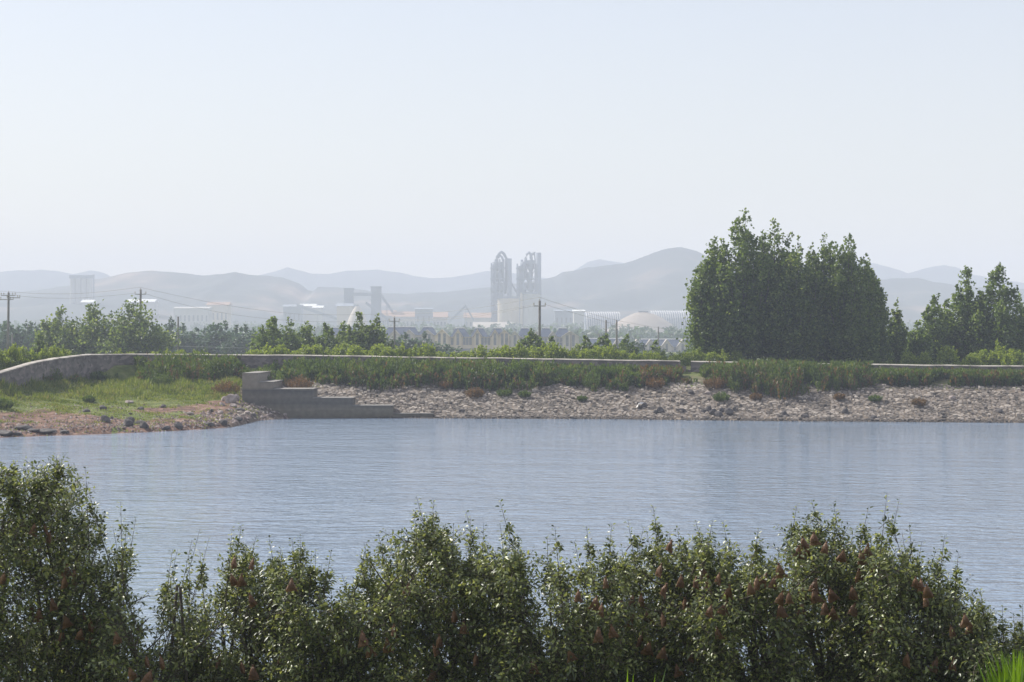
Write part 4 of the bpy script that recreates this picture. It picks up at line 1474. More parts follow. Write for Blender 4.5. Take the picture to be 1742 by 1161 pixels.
tower(836, 857, 441, 560, 4, 'left preheater tower of the cement works with a tall pointed duct loop',
      [([(845, 470), (843.5, 443), (844.5, 438), (850, 431), (853, 429), (857, 432), (861.5, 440), (861.5, 475), (859, 500)], 1.25),
       ([(846, 460), (846, 442), (848, 438), (851, 435), (854, 438), (856, 444), (856, 480)], 1.0)], (866.5, 440, 2.1), 1)
tower(880, 912, 449, 560, 0, 'right preheater tower of the cement works with rounded duct loops',
      [([(895, 465), (894, 440), (896, 433), (900, 430), (903, 433), (904, 442), (904, 470)], 1.25),
       ([(903, 470), (903.5, 438), (906, 432), (909, 431), (911, 435), (912, 445), (912, 500)], 1.4)], (915.5, 430, 2.7), 2)
# upper deck tower of the right-hand preheater (it is taller on its right half)
tc_ = bpy.data.objects['preheater_tower.001']
ub = Vector(tc_.location)
MB().box(pxx(892), pxx(912), YP + 1, YP + 12, zat(449, YP), zat(443, YP)).build('upper_casing', M['plant_metal'], tc_, base=ub)
MB().tube([(pxx(888), YP + 4, zat(449, YP)), (pxx(888), YP + 4, zat(442, YP))], [1.0, 1.3], 8).build('vent_pipe', M['plant_metal'], tc_, base=ub)


def silo_block(name, label, cat, u0, u1, top, bot, Y, m, edge=None, n=1, roof=None, group=None):
    """n round silos in a row with a roof house"""
    Y *= KS
    x0, x1 = pxx(u0, Y), pxx(u1, Y)
    zb, zt = zat(bot, Y), zat(top, Y)
    zb = min(zb, ground_z(x0, Y) + 1)
    c = Vector(((x0 + x1) / 2, Y, zb))
    root = thing(name, label, cat, c, group=group)
    w = (x1 - x0) / n
    for k in range(n):
        xc = x0 + w * (k + .5)
        MB().tube([(xc, Y + w / 2, zb - 3), (xc, Y + w / 2, zt)], w * .49, 20).build('silo', m, root, base=c, smooth=False)
    if roof: 
        MB().box(x0 - .5, x1 + .5, Y + w * .15, Y + w * .85, zt + .02, zt + roof).build('roof_house', M['plant_metal'], root, base=c)
    if edge:  # added cream strip stands in for sunlight on the silo's left edge
        MB().box(x0 - edge, x0 + .2, Y - .5 + w * .3, Y + w * .7, zb, zt + 1).build('lit_edge_strip', M['plant_cream'], root, base=c)
    return root


silo_block('blending_silo', 'big pale silo with sunlit left edge painted cream, below the right preheater tower', 'silo', 889, 920, 500, 556, 1700, M['plant_concrete'], edge=2.2, roof=1.5)
silo_block('blending_silo', 'wide cream silo between the two preheater towers, low down', 'silo', 846, 884, 508, 548, 1720, M['plant_cream'], roof=2)
silo_block('silo_row', 'hazy row of tall silos with a roof house and mast, far left under the ridge', 'silo', 118, 156, 474, 505, 2150, M['plant_concrete'], n=4, roof=4)
MB().tube([(pxx(156, 2150 * KS), 2160 * KS, 20), (pxx(156, 2150 * KS), 2160 * KS, zat(467, 2150 * KS))], 1.0, 8).build('mast', M['plant_metal'], bpy.data.objects['silo_row'], base=bpy.data.objects['silo_row'].location)


def hall(name, label, u0, u1, top, bot, Y, m, rm, depth=25, arch=False, cat='industrial hall', ribs=0, group=None, pitch=.25, windows=0):
    Y *= KS
    x0, x1 = pxx(u0, Y), pxx(u1, Y)
    zb = min(zat(bot, Y), ground_z((x0 + x1) / 2, Y)) - 1
    zt = zat(top, Y)
    h = zt - zb
    c = Vector(((x0 + x1) / 2, Y, zb))
    root = thing(name, label, cat, c, group=group)
    zw = zt - h * pitch
    if arch:
        n = 12
        pts = [(math.cos(PI * k / n), math.sin(PI * k / n)) for k in range(n + 1)]
        mb = MB()
        vs = []
        for x in (x0, x1):
            for cy, sz in pts: vs.append((x, Y + depth / 2 - cy * depth / 2, zb + sz * (zt - zb)))
        fs = [(k, k + 1, k + n + 2, k + n + 1)[::-1] for k in range(n)] + [tuple(range(n + 1)), tuple(reversed(range(n + 1, 2 * n + 2)))]
        mb.add(vs, fs).build('vault', rm, root, base=c)
        for k in range(ribs):
            x = x0 + (x1 - x0) * (k + .5) / ribs
            dx = (x1 - x0) / ribs * .8
            MB().tube([(x + dx * (cy * .5), Y + depth / 2 - cy * (depth / 2 + .4), zb + sz * (zt - zb + .4)) for cy, sz in pts], .6, 5).build('roof_rib', M['pale_metal'], root, base=c)
    else:
        MB().box(x0, x1, Y, Y + depth, zb, zw).build('wall', m, root, base=c)
        MB().add([(x0 - 1, Y - 1, zw), (x1 + 1, Y - 1, zw), (x1 + 1, Y + depth + 1, zw), (x0 - 1, Y + depth + 1, zw), (x0 - 1, Y + depth / 2, zt), (x1 + 1, Y + depth / 2, zt)],
                 [(0, 1, 5, 4), (2, 3, 4, 5), (1, 2, 5), (3, 0, 4), (0, 3, 2, 1)]).build('roof', rm, root, base=c)
        for k in range(windows):
            x = x0 + (x1 - x0) * (k + .5) / windows
            MB().box(x - .9, x + .9, Y - .1, Y + .1, zb + (zw - zb) * .45, zb + (zw - zb) * .7).build('window', M['glass_dark'], root, base=c)
    return root


hall('storage_hall', 'long vaulted hall with bright slanting roof ribs, left of the big mound', 996, 1056, 532, 556, 1500, M['white_metal'], M['plant_metal'], depth=32, arch=True, ribs=16)
hall('storage_hall', 'long vaulted hall with bright slanting roof ribs, right of the big mound', 1108, 1200, 530, 556, 1520, M['white_metal'], M['plant_metal'], depth=32, arch=True, ribs=24)
hall('industrial_hall', 'low rust-roofed hall left of the left preheater tower', 790, 834, 532, 552, 1750, M['plant_concrete'], M['rust'], windows=6)
hall('industrial_hall', 'low rust-roofed hall in the middle distance right of the conveyor slope', 668, 704, 530, 552, 1760, M['plant_concrete'], M['rust'], windows=5)
hall('industrial_hall', 'low pinkish-roofed hall beside a square building, left of the triangular frame', 736, 760, 531, 553, 1765, M['plant_concrete'], M['rust'], windows=4)
hall('industrial_hall', 'square blue-grey building between two rust-roofed halls', 706, 735, 524, 556, 1740, M['plant_metal'], M['plant_metal'], pitch=.05, windows=3)
hall('industrial_hall', 'blue-grey works building right of the right preheater tower', 944, 975, 527, 560, 1730, M['plant_metal'], M['plant_metal'], pitch=.06, windows=4)
hall('industrial_hall', 'narrow building with a small white roof left of the vaulted hall', 976, 994, 527, 556, 1650, M['plant_concrete'], M['white_metal'], pitch=.06)
hall('industrial_hall', 'wide pale building with white corner columns on the left hillside', 296, 355, 522, 545, 1850, M['plant_concrete'], M['plant_concrete'], pitch=.06, windows=8)
hall('industrial_hall', 'pinkish block right of the wide pale building on the left hillside', 352, 388, 514, 545, 1880, M['plant_cream'], M['rust'], pitch=.1, windows=5)
hall('industrial_hall', 'low shed with a white roof seen just over the left utility wires', 138, 157, 510, 520, 2050, M['plant_concrete'], M['white_metal'], pitch=.09)
hall('industrial_hall', 'long low shed with a thin white roof behind the tree-backed pole', 216, 262, 509, 515, 2060, M['plant_concrete'], M['white_metal'], pitch=.09)
hall('industrial_hall', 'shed with a bright white roof right of the middle-left ridge', 510, 536, 517, 530, 2020, M['plant_concrete'], M['white_metal'], pitch=.09)
hall('industrial_hall', 'smaller shed with a white roof just right of the bright-roofed shed', 532, 548, 520, 530, 2000, M['plant_concrete'], M['white_metal'], pitch=.09)
hall('industrial_hall', 'dark blue-grey works building below the bright-roofed sheds', 482, 512, 518, 545, 1900, M['plant_metal'], M['plant_metal'], pitch=.08, windows=4)
hall('industrial_hall', 'low pale hall between the cream dome and the tree belt', 640, 672, 528, 552, 1800, M['plant_concrete'], M['rust'], windows=4)
hall('industrial_hall', 'low sloping-roofed hall with a bright edge before the left preheater tower', 806, 872, 548, 566, 1600, M['plant_concrete'], M['offwhite'], pitch=.5)


def dome(name, label, u, hw, top, bot, Y, m, cap=.12, cat='storage mound', n=28):
    Y *= KS
    c = P(u, bot, Y)
    c.z = min(c.z, ground_z(c.x, Y) + 2)
    R = hw / F * Y
    H = zat(top, Y) - c.z
    root = thing(name, label, cat, c)
    prof_ = [(1, 0), (.86, .2), (.7, .44), (.5, .70), (.3, .88), (cap, .98), (cap * .9, 1.0), (0.001, 1.02)]
    mb = MB()
    vs, fs = [], []
    for r, z in prof_:
        for k in range(n): vs.append((R * r * math.cos(2 * PI * k / n), R * r * math.sin(2 * PI * k / n), H * z))
    for i in range(len(prof_) - 1):
        for k in range(n): fs.append((i * n + k, i * n + (k + 1) % n, (i + 1) * n + (k + 1) % n, (i + 1) * n + k))
    mb.add(vs, fs).build('shell', m, root, smooth=True)
    MB().tube([(0, 0, -3), (0, 0, .5)], R * 1.01, n).build('ring_wall', M['plant_concrete'], root)
    MB().box(-R * .12, R * .12, -R * .1, R * .1, H * 1.0, H * 1.05).build('roof_hatch', M['plant_metal'], root)
    return root


dome('storage_dome', 'wide pale pinkish mound-shaped dome before the vaulted halls', 1094, 68, 531, 563, 1450, M['mound'])
dome('storage_dome', 'small cream dome beside the open-sided works building, left of the middle', 608, 22, 521, 548, 1720, M['plant_cream'])


def conveyor(label, pts, w, Y, legs=()):
    Y *= KS
    base = P(pts[0][0], pts[0][1], Y)
    root = thing('conveyor_gallery', label, 'conveyor', base)
    ws = [P(a, b, Y) for a, b in pts]
    mb = MB()
    for a, b in zip(ws[:-1], ws[1:]):
        mb.add([(a.x, Y - w, a.z - w), (b.x, Y - w, b.z - w), (b.x, Y + w, b.z - w), (a.x, Y + w, a.z - w), (a.x, Y - w, a.z + w), (b.x, Y - w, b.z + w), (b.x, Y + w, b.z + w), (a.x, Y + w, a.z + w)],
               [(0, 3, 2, 1), (4, 5, 6, 7), (0, 1, 5, 4), (1, 2, 6, 5), (2, 3, 7, 6), (3, 0, 4, 7)])
    mb.build('gallery', M['plant_metal'], root, base=base)
    for (u, py) in legs:
        q = P(u, py, Y)
        MB().tube([(q.x - 2, Y, 5), (q.x, Y, q.z), (q.x + 2, Y, 5)], .6, 4).build('trestle', M['plant_metal'], root, base=base)


conveyor('long conveyor sloping down rightwards from the square hopper tower', [(644, 496), (672, 537)], 2.0, 1780, [(658, 517)])
conveyor('second conveyor sloping down rightwards inside the works building', [(622, 515), (662, 545)], 1.6, 1760, [(645, 533)])
conveyor('level conveyor bridge joining the two hopper towers', [(598, 501), (632, 501)], 1.6, 1780)
conveyor('conveyor descending from the dark building towards the tree belt', [(505, 520), (580, 545)], 1.6, 1850, [(540, 533)])
conveyor('conveyor rising to the top of the left preheater tower foot', [(764, 548), (792, 521), (806, 545)], 1.4, 1740, [(792, 525)])
conveyor('sloping conveyor linking the two preheater towers', [(868, 478), (884, 508)], 1.6, 1790)


def hopper(label, u0, u1, top, bot, Y, m):
    Y *= KS
    x0, x1 = pxx(u0, Y), pxx(u1, Y)
    zt, zb = zat(top, Y), 10
    c = Vector(((x0 + x1) / 2, Y, zb))
    root = thing('hopper_tower', label, 'industrial tower', c)
    zm = zat(bot, Y)
    MB().box(x0, x1, Y, Y + 10, zm, zt).build('head_house', m, root, base=c)
    MB().box(x0 - .6, x1 + .6, Y - .6, Y + 10.6, zt + .02, zt + .9).build('roof', M['plant_metal'], root, base=c)
    f = MB()
    for x in (x0 + .8, x1 - .8):
        for y in (Y + 1, Y + 9): f.box(x - .6, x + .6, y - .6, y + .6, zb - 3, zm - .01)
    f.build('frame', M['plant_metal'], root, base=c)
    w = MB()
    w.add([(x0 + 1, Y + 1, zm - .02), (x1 - 1, Y + 1, zm - .02), (x1 - 1, Y + 9, zm - .02), (x0 + 1, Y + 9, zm - .02), (c.x - 5 * (x1 - x0) / 8, Y - 2, zb - 2), (c.x + 5 * (x1 - x0) / 8, Y - 2, zb - 2), (c.x + 5 * (x1 - x0) / 8, Y + 12, zb - 2), (c.x - 5 * (x1 - x0) / 8, Y + 12, zb - 2)],
          [(4, 5, 1, 0), (5, 6, 2, 1), (6, 7, 3, 2), (7, 4, 0, 3)])
    w.build('skirt', m, root, base=c)


hopper('square hopper tower at the head of the long sloping conveyor', 631, 648, 489, 501, 1780, M['plant_metal'])
hopper('squat hopper tower at the left end of the level conveyor bridge', 585, 601, 492, 510, 1785, M['plant_metal'])
hall('industrial_hall', 'open-sided cream works building holding the small dome', 573, 600, 516, 548, 1770, M['plant_cream'], M['plant_metal'], pitch=.1)


# ---- hazy woods between the houses and the works
def woods():
    rng = np.random.default_rng(55)
    rnd = random.Random(55)
    parts = []
    for _ in range(1500):
        Y = rnd.uniform(870, 2350)
        u = rnd.uniform(-150, 1900)
        X = (u - 871) / F * Y
        if fbm(X, Y, .006, 3, 2) < -.05 and Y > 1000: continue
        z = ground_z(X, Y)
        R, H = rnd.uniform(3, 6), rnd.uniform(5, 10)
        k = 46
        o = unit(rng.normal(0, 1, (k, 3))) * (rng.random((k, 1)) ** .4)
        pos = np.array([X, Y, z + H * .5]) + o * np.array([R, R, H * .55])
        parts.append(blades(pos, rng.normal(0, 1, (k, 3)), rng.normal(0, 1, (k, 3)) + np.array([0, 0, .8]), np.full(k, 3.2), np.full(k, 2.6)))
    V, Fc = merge(parts)
    tag(link('woods', np_mesh('woods', V, Fc, M['far_tree'])), 'hazy blue-green woods between the houses and the cement works', 'woods', kind='stuff')


woods()

# ================================================================== FOREGROUND FRUIT TREES
SKY_F = [(-120, 830), (-60, 785), (0, 778), (25, 778), (60, 785), (95, 772), (120, 790), (140, 822), (148, 880), (165, 925), (190, 940), (205, 925), (222, 975), (245, 1050), (262, 1070),
         (285, 1060), (310, 1030), (335, 1000), (360, 1000), (385, 955), (410, 925), (440, 945), (470, 940), (505, 940), (540, 985), (565, 965), (600, 990), (625, 965), (650, 925), (680, 900),
         (715, 885), (745, 885), (775, 915), (800, 925), (830, 905), (855, 925), (885, 940), (912, 990), (930, 965), (945, 940), (965, 960), (985, 955), (1002, 940), (1020, 970), (1045, 935),
         (1065, 935), (1085, 970), (1105, 900), (1130, 920), (1155, 915), (1185, 925), (1215, 905), (1245, 940), (1275, 925), (1300, 930), (1325, 975), (1350, 905), (1375, 880), (1400, 880),
         (1425, 900), (1445, 955), (1465, 930), (1490, 905), (1515, 930), (1540, 945), (1558, 985), (1580, 945), (1605, 940), (1622, 985), (1645, 1030), (1665, 1030), (1685, 1075),
         (1710, 1080), (1745, 1070), (1800, 1050), (1900, 1040)]
TIPS = [(28, 790), (95, 779), (82, 800), (145, 803), (5, 800), (205, 863), (183, 882), (345, 912), (296, 948), (330, 930), (396, 905), (412, 899), (455, 918), (495, 922), (510, 917), (565, 945), (610, 950),
        (640, 915), (705, 852), (738, 858), (760, 895), (845, 858), (790, 878), (800, 890), (885, 928), (872, 930), (943, 903), (996, 903), (1066, 893), (1042, 900), (1108, 868), (1150, 905), (1180, 893),
        (1214, 892), (1228, 896), (1292, 905), (1330, 938), (1358, 865), (1378, 858), (1415, 862), (1480, 872), (1511, 848), (1545, 900), (1570, 930), (1608, 918), (1650, 1010), (1665, 1008), (1705, 1038), (1740, 1036), (1722, 1050)]
FT = [(-40, 29.6, 'tallest-standing fruit tree, filling the lower left corner'), (105, 30.2, 'dense tall fruit tree just right of the lower left corner'),
      (255, 29.4, 'thin sparse fruit tree left of the two crossed poles'), (400, 30.4, 'fruit tree with pale shoots right of the two crossed poles'),
      (590, 29.7, 'low rounded fruit tree with a bare bough showing'), (770, 30.3, 'domed fruit tree with two tall shoots in the middle'),
      (960, 29.6, 'fruit tree with two thin pointed shoots right of the middle'), (1130, 30.4, 'dark fruit tree with many bags and one tall shoot'),
      (1285, 29.6, 'low fruit tree crowded with bags before the tall peaked one'), (1410, 30.3, 'tall peaked fruit tree with bags near its top'),
      (1580, 29.5, 'narrow fruit tree, last full one before the open water at right'), (1745, 28.8, 'low leafy fruit tree at the lower right corner')]
NICK = ['corner tree at lower left', 'dense tall tree at left', 'thin sparse tree', 'tree beside the crossed poles', 'low rounded tree', 'domed middle tree',
        'tree with thin spires', 'dark tree with one spire', 'low tree by the peaked one', 'tall peaked tree', 'narrow tree at right', 'corner tree at lower right']
FU = np.array([f[0] for f in FT], float)


def shoot_leaves(rng, base, direc, length, n, leafL, small_tip=True, simple=False):
    """leaves set spirally on curved shoots. base (k,3) direc (k,3) length (k,)"""
    k = len(base)
    t = (np.arange(n)[None, :] + rng.uniform(.0, 1, (k, n))) / n
    up = np.array([0, 0, 1.0])
    c = base[:, None] + direc[:, None] * (length[:, None] * t)[..., None] + up * (length[:, None] * t ** 2 * .18)[..., None]
    ph = (np.arange(n) * 2.4)[None, :] + rng.uniform(0, 6.28, (k, 1))
    ref = unit(np.cross(direc, np.array([0.3, 1, 0.2])[None, :]))
    ref2 = np.cross(direc, ref)
    rad = ref[:, None] * np.cos(ph)[..., None] + ref2[:, None] * np.sin(ph)[..., None]
    d = rad * .9 + direc[:, None] * .55 + rng.normal(0, .22, (k, n, 3))
    L = leafL * rng.uniform(.7, 1.15, (k, n)) * (1 - .35 * t ** 3 if small_tip else 1)
    pos = (c + rad * .012).reshape(-1, 3)
    d = unit(d.reshape(-1, 3))
    L = L.reshape(-1)
    nrm = np.array([0, 0, 1.0]) + rng.normal(0, .55, d.shape)
    if simple: return blades(pos, d, nrm, L * 1.05, L * .62, .2)
    return oval_leaves(pos + d * (L * .12)[:, None], d, nrm, L, L * rng.uniform(.42, .56, len(L)), rng.uniform(.1, .9, len(L)))


def fruit_trees():
    roots = []
    for ti, (fu, Y0, lab) in enumerate(FT):
        rng = np.random.default_rng(700 + ti)
        rnd = random.Random(700 + ti)
        X0 = (fu - 871) / F * Y0
        gz = ground_z(X0, Y0)
        base = Vector((X0, Y0, gz))
        root = thing('fruit_tree', lab, 'fruit tree', base, group='fruit trees along the near shore')
        roots.append((root, base))
        lo = (FU[ti - 1] + fu) / 2 if ti else fu - 110
        hi = (FU[ti + 1] + fu) / 2 if ti < len(FT) - 1 else fu + 90
        lo -= 14
        hi += 14
        # trunk and limbs
        tb = MB()
        zt0 = gz + 1.0
        tb.tube([(X0, Y0, gz - .3), (X0 + .04, Y0, gz + .5), (X0, Y0, zt0)], [.085, .07, .06], 8)
        tb.build('trunk', M['bark'], root, base=base, smooth=True)
        lb = MB()
        nodes = []
        nl = 8
        for k in range(nl):
            uu = lo + (hi - lo) * (k + .5) / nl + rnd.uniform(-6, 6)
            Yk = Y0 + rnd.uniform(-.9, .9)
            ztop = zat(interp(uu, SKY_F) + rnd.uniform(70, 130), Yk)
            xe = (uu - 871) / F * Yk
            a = Vector((X0, Y0, zt0 - .02 - rnd.random() * .3))
            e = Vector((xe, Yk, max(ztop, gz + 1.4)))
            m1 = a.lerp(e, .35) + Vector((0, 0, .1)) + Vector((rnd.uniform(-.1, .1),) * 3)
            m2 = a.lerp(e, .7) + Vector((rnd.uniform(-.12, .12), rnd.uniform(-.1, .1), .12))
            lb.tube([a, m1, m2, e], [.045, .034, .022, .008], 6, caps=False)
            nodes += [m1, m2, e, m1.lerp(m2, .5), m2.lerp(e, .5)]
            for _ in range(3):
                q = m1.lerp(e, rnd.random())
                r = q + Vector((rnd.uniform(-.5, .5), rnd.uniform(-.5, .5), rnd.uniform(.1, .5)))
                lb.tube([q, q.lerp(r, .5) + Vector((0, 0, -.03)), r], [.016, .011, .006], 5, caps=False)
                nodes.append(r)
        # ---- shoots in the crown volume
        sparse = {2: .42, 3: .8, 4: .9, 11: .6}.get(ti, 1.0)
        B, Dn, Ln = [], [], []
        want = int((hi - lo) * 6.3 * sparse)
        tries = 0
        while len(B) < want and tries < want * 12:
            tries += 1
            uu = rnd.uniform(lo, hi)
            yy = rnd.uniform(-1.15, 1.15)
            Yk = Y0 + yy
            sk = interp(uu, SKY_F) + 22 + 60 * (yy / 1.15) ** 2
            if sk > 1160: continue
            row = sk + (1250 - sk) * rnd.random() ** 1.05
            z = zat(row, Yk)
            X = (uu - 871) / F * Yk
            v = mnoise.noise(Vector((X * 1.3, Yk * .9, z * 1.5 + 3)))
            low = (row - 1010) / 200
            if v < -.20 - max(0, low) * .14 + .28 * max(0, 1 - (row - sk) / 80): continue
            if z < gz + .55: continue
            B.append((X, Yk, z))
            dd = Vector((rnd.gauss(0, .75), rnd.gauss(0, .5), rnd.gauss(.4, .45))).normalized()
            room = (row - sk) / F * Yk
            L = rnd.uniform(.22, .5)
            if dd.z * L > room + .14: L = max(.14, (room + .14) / max(dd.z, .3))
            Dn.append(tuple(dd))
            Ln.append(L)
        # tip shoots that make the pointed skyline
        TB, TD, TL = [], [], []
        for (tu, tp) in TIPS:
            if not (lo + 14 <= tu < hi - 14) and not (ti == 0 and tu < hi - 14): continue
            for q in range(3):
                Yk = Y0 + rnd.uniform(-.5, .3)
                tip = P(tu, tp, Yk)
                if q: tip += Vector((rnd.uniform(-.3, .3), 0, -rnd.uniform(.1, .4)))
                L = max(.45, (interp(tu, SKY_F) - tp) / F * Yk + .5)
                lean = Vector((rnd.uniform(-.38, .38), rnd.uniform(-.2, .2), 1)).normalized()
                b = tip - lean * L * 1.10
                TB.append(tuple(b))
                TD.append(tuple(lean))
                TL.append(L)
                # side shoots lower down
                for _ in range(6):
                    s = rnd.uniform(.0, .8)
                    p = b + lean * L * s
                    d2 = Vector((rnd.uniform(-1.1, 1.1), rnd.uniform(-.4, .4), .9)).normalized()
                    B.append(tuple(p))
                    Dn.append(tuple(d2))
                    Ln.append(rnd.uniform(.14, .28) * (1.25 - s))
        tw = MB()
        for b, d, l in list(zip(B, Dn, Ln)):
            b, d = Vector(b), Vector(d)
            back = b - d * .12
            tw.tube([back, b + d * l * .55 + Vector((0, 0, l * .05)), b + d * l + Vector((0, 0, l * .17))], [.0055, .004, .002], 3, caps=False)
        for b, d, l in zip(TB, TD, TL):
            b, d = Vector(b), Vector(d)
            pts = [b - d * .25] + [b + d * l * t + Vector((0, 0, l * t * t * .18)) for t in (0, .35, .7, 1)]
            tw.tube(pts, [.009, .007, .0055, .004, .002], 4, caps=False)
        lb.build('limbs', M['bark'], root, base=base, smooth=True)
        tw.build('twigs', M['bark'], root, base=base)
        parts = []
        B, Dn, Ln = np.array(B), np.array(Dn), np.array(Ln)
        back = B[:, 1] > Y0 + .25
        parts.append(shoot_leaves(rng, B[~back], Dn[~back], Ln[~back], 16, .09))
        parts.append(shoot_leaves(rng, B[back], Dn[back], Ln[back], 16, .09, simple=True))
        if TB:
            TB, TD, TL = np.array(TB), np.array(TD), np.array(TL)
            parts.append(shoot_leaves(rng, TB, TD, TL, 42, .09))
        V, Fc = merge(parts)
        V = V - np.array(base)
        o = link('crown', np_mesh('fruit_tree_crown', V, Fc, M['fruit_leaf']), root)
    return roots


ROOTS = fruit_trees()

# ---- paper bags round the fruit
BAGS = [(59, 902), (76, 903), (85, 915), (7, 985), (114, 971), (126, 981), (110, 991), (52, 1036), (66, 1047), (88, 1029), (142, 1050), (154, 1064), (110, 1057), (107, 1083), (138, 1081), (155, 1092), (197, 1086),
        (249, 1126), (273, 1126), (221, 1147), (256, 1152), (399, 957), (394, 988), (411, 988), (425, 1021), (373, 1124), (411, 1136), (430, 1143), (496, 995), (695, 1004), (670, 1072), (658, 1097), (628, 1108),
        (616, 1085), (772, 1048), (747, 1091), (737, 1107), (689, 1122), (484, 1119), (809, 1122), (738, 1147), (789, 1069), (431, 961), (1125, 970), (1133, 1004), (1159, 989), (1193, 973), (1184, 992), (1204, 995),
        (1224, 986), (1241, 1007), (1325, 970), (1303, 986), (1317, 992), (1288, 992), (1275, 1003), (984, 1014), (1015, 1026), (1024, 1038), (1058, 1029), (1077, 1023), (1091, 1021), (1063, 1051), (1077, 1057),
        (1099, 1051), (1040, 1074), (1018, 1079), (1165, 1028), (1235, 1035), (1210, 1041), (1127, 1054), (1092, 1088), (1105, 1103), (1130, 1110), (1220, 1079), (968, 1116), (906, 1133), (1189, 1124), (1176, 1119),
        (1151, 1141), (1342, 1018), (1356, 1014), (1365, 924), (1384, 917), (1331, 1017), (1384, 1014), (1030, 992), (1142, 930), (1359, 940), (1375, 938), (1406, 932), (1435, 946), (1476, 937), (1464, 949), (1461, 979),
        (1388, 996), (1488, 970), (1369, 1008), (1328, 1037), (1365, 1037), (1412, 1011), (1450, 1008), (1454, 1037), (1417, 1043), (1403, 1034), (1567, 996), (1576, 1006), (1575, 1022), (1558, 993), (1641, 1055),
        (1649, 1070), (1617, 1075), (1544, 1122), (1594, 1131), (1623, 1131), (1500, 1070), (1486, 1072)]


def bag_mesh(seed):
    """pinched paper pouch: tied neck, creased body, flared open lower corners"""
    rnd = random.Random(seed)
    n = 8
    rings = [(.02, .024, .010), (0.0, .012, .008), (-.03, .030, .022), (-.07, .050, .032), (-.11, .066, .032), (-.145, .082, .020), (-.165, .092, .005)]
    vs, fs = [], []
    for i, (z, a, b) in enumerate(rings):
        for k in range(n):
            t = 2 * PI * k / n
            j = 1 + (rnd.uniform(-.2, .16) if i > 2 else rnd.uniform(-.2, .2))
            zz = z + rnd.uniform(-.006, .006) if i < 5 else z + rnd.uniform(-.02, .012) - (.012 if abs(math.cos(t)) > .8 else 0)
            vs.append((a * math.cos(t) * j, b * math.sin(t) * j, zz))
    for i in range(len(rings) - 1):
        for k in range(n):
            a, b = i * n + k, i * n + (k + 1) % n
            fs.append((a, a + n, b + n, b))
    fs.append(tuple(range(n)))
    fs.append(tuple(reversed(range(len(vs) - n, len(vs)))))
    me = bpy.data.meshes.new('paper_bag')
    me.from_pydata(vs, [], fs)
    me.materials.append(M['paper'])
    return me


BM_ = [bag_mesh(i) for i in range(6)]


def place_bags():
    rnd = random.Random(9)
    recs = []
    for (u, py) in BAGS:
        ti = int(np.argmin(np.abs(FU - u)))
        Y = FT[ti][1] - rnd.uniform(.95, 1.35)
        sk = interp(u, SKY_F)
        h = (py - sk) / (1161 - sk)
        lvl = 0 if h < .33 else (1 if h < .68 else 2)
        recs.append((ti, lvl, u, py, Y))
    names = ['high', 'midway', 'low']
    cells = {}
    for r in recs: cells.setdefault((r[0], r[1]), []).append(r)
    for (ti, lvl), rs in cells.items():
        rs.sort(key=lambda r: r[2])
        for i, (t_, l_, u, py, Y) in enumerate(rs):
            p = P(u, py - 9, Y)
            o = link('paper_bag', BM_[rnd.randrange(6)])
            o.location = p
            o.rotation_euler = (rnd.uniform(-.25, .25), rnd.uniform(-.35, .35), rnd.uniform(-1.2, 1.2))
            s = rnd.uniform(.85, 1.12)
            o.scale = (s, s, s)
            tag(o, f"brown fruit bag, {nth(i, len(rs))} {names[lvl]} in the {NICK[ti]}", 'fruit bag', 'brown paper bags on the fruit trees')


place_bags()

# ---- two props leaning together among the trees
pb = P(303, 1150, 29.2)
pb.z = ground_z(pb.x, 29.2)
rt = thing('crossed_props', 'two dark thin poles leaning together at their tops between fruit trees', 'prop poles', pb)
for (a, b) in (((302, 995), (293, 1100)), ((306, 999), (313, 1100))):
    pa = P(a[0], a[1], 29.2)
    q = P(b[0], b[1], 29.2)
    d = (q - pa)
    e = pa + d * ((pa.z - pb.z + .1) / (pa.z - q.z))
    MB().tube([pa + Vector((0, .02 if a[0] > 303 else -.04, 0)), e], [.022, .03], 7).build('pole', M['wood'], rt, base=pb, smooth=True)


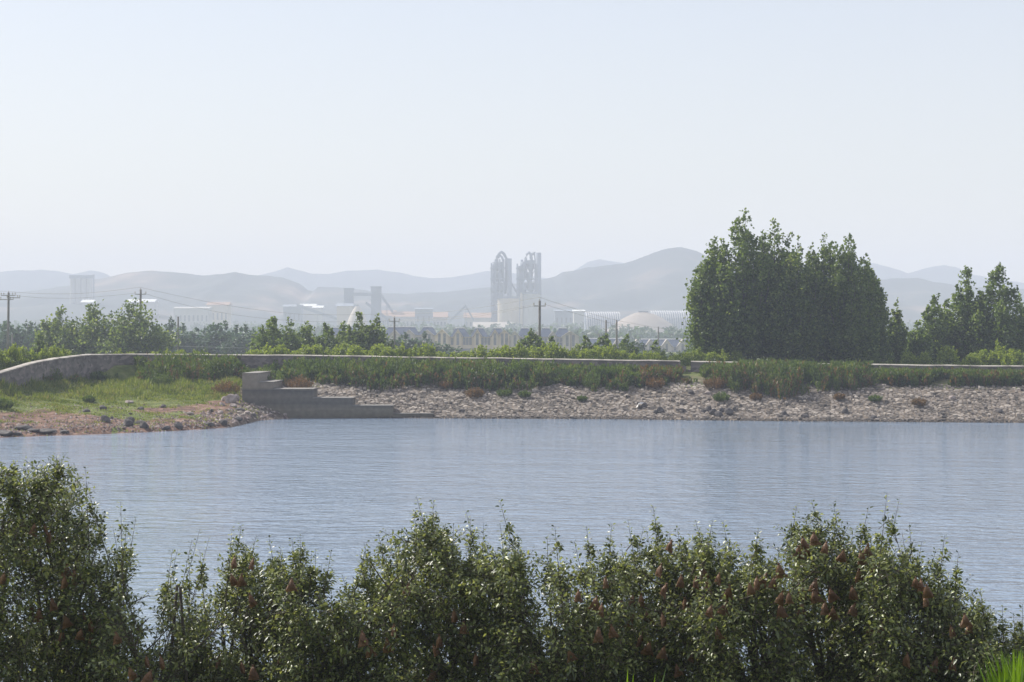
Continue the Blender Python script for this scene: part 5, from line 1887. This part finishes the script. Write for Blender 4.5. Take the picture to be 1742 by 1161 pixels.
# ---- lush grass blades at the lower right and the near bank
def near_grass():
    rng = np.random.default_rng(91)
    rnd = random.Random(91)
    V_, F_ = [], []
    pts, hs = [], []
    for _ in range(520):
        u = rnd.gauss(1735, 26)
        Y = rnd.uniform(26.3, 28)
        X = (u - 871) / F * Y
        z = ground_z(X, Y)
        top = zat(rnd.uniform(1085, 1170) + max(0, (1722 - u)) * 1.5, Y)
        pts.append((X, Y, z))
        hs.append(max(.3, top - z))
    for u, tp in ((1064, 1120), (1070, 1128), (1061, 1135), (1098, 1132), (1104, 1128), (1110, 1142), (1050, 1142), (1202, 1138), (1180, 1148), (1255, 1146), (1020, 1150), (1240, 1152), (1090, 1145)):
        Y = 26.5
        X = (u - 871) / F * Y
        z = ground_z(X, Y)
        pts.append((X, Y, z))
        hs.append(zat(tp, Y) - z)
    for _ in range(9000):
        Y = rnd.uniform(18, 37)
        X = rnd.uniform(-.34, .34) * Y
        pts.append((X, Y, ground_z(X, Y)))
        hs.append(rnd.uniform(.12, .4))
    parts = []
    pts, hs = np.array(pts), np.array(hs)
    k = len(pts)
    # each blade: three bending segments
    wid = .012 + hs * .012
    side = unit(np.stack([np.cos(rng.uniform(0, 6.28, k)), np.sin(rng.uniform(0, 6.28, k)), np.zeros(k)], 1))
    bend = unit(np.cross(side, np.array([0, 0, 1.0]))) * rng.uniform(.02, .30, k)[:, None] * hs[:, None]
    rows = []
    for t, w in ((0, .7), (.35, 1), (.7, .75), (1.0, .05)):
        c = pts + np.array([0, 0, 1.0]) * (hs * (t - .06 * t * t))[:, None] + bend * t * t
        rows += [c - side * (wid * w)[:, None], c + side * (wid * w)[:, None]]
    V = np.stack(rows, 1).reshape(-1, 3)
    i = np.arange(k)[:, None] * 8
    Fq = np.concatenate([i + np.array([[0, 1, 3, 2]]), i + np.array([[2, 3, 5, 4]]), i + np.array([[4, 5, 7, 6]])])
    tag(link('near_grass', np_mesh('near_grass', V, [Fq], M['lush'])), 'bright green grass blades under the fruit trees and in the lower right corner', 'grass', kind='stuff')


near_grass()


# ================================================================== HAZE
def haze():
    m = bpy.data.materials.new('haze')
    m.use_nodes = True
    nt = m.node_tree
    for n in list(nt.nodes): nt.nodes.remove(n)
    out = nt.nodes.new('ShaderNodeOutputMaterial')
    v = nt.nodes.new('ShaderNodeVolumePrincipled')
    v.inputs['Color'].default_value = (*HAZE_COLOR, 1)
    v.inputs['Density'].default_value = HAZE_DENSITY
    v.inputs['Anisotropy'].default_value = 0.0
    nt.links.new(v.outputs[0], out.inputs['Volume'])
    MB().box(-3050, 3050, -80, 4850, -4, 186).build('haze', m)
    o = bpy.data.objects['haze']
    tag(o, 'pale blue summer haze over the fields, works and hills', kind='stuff')


haze()
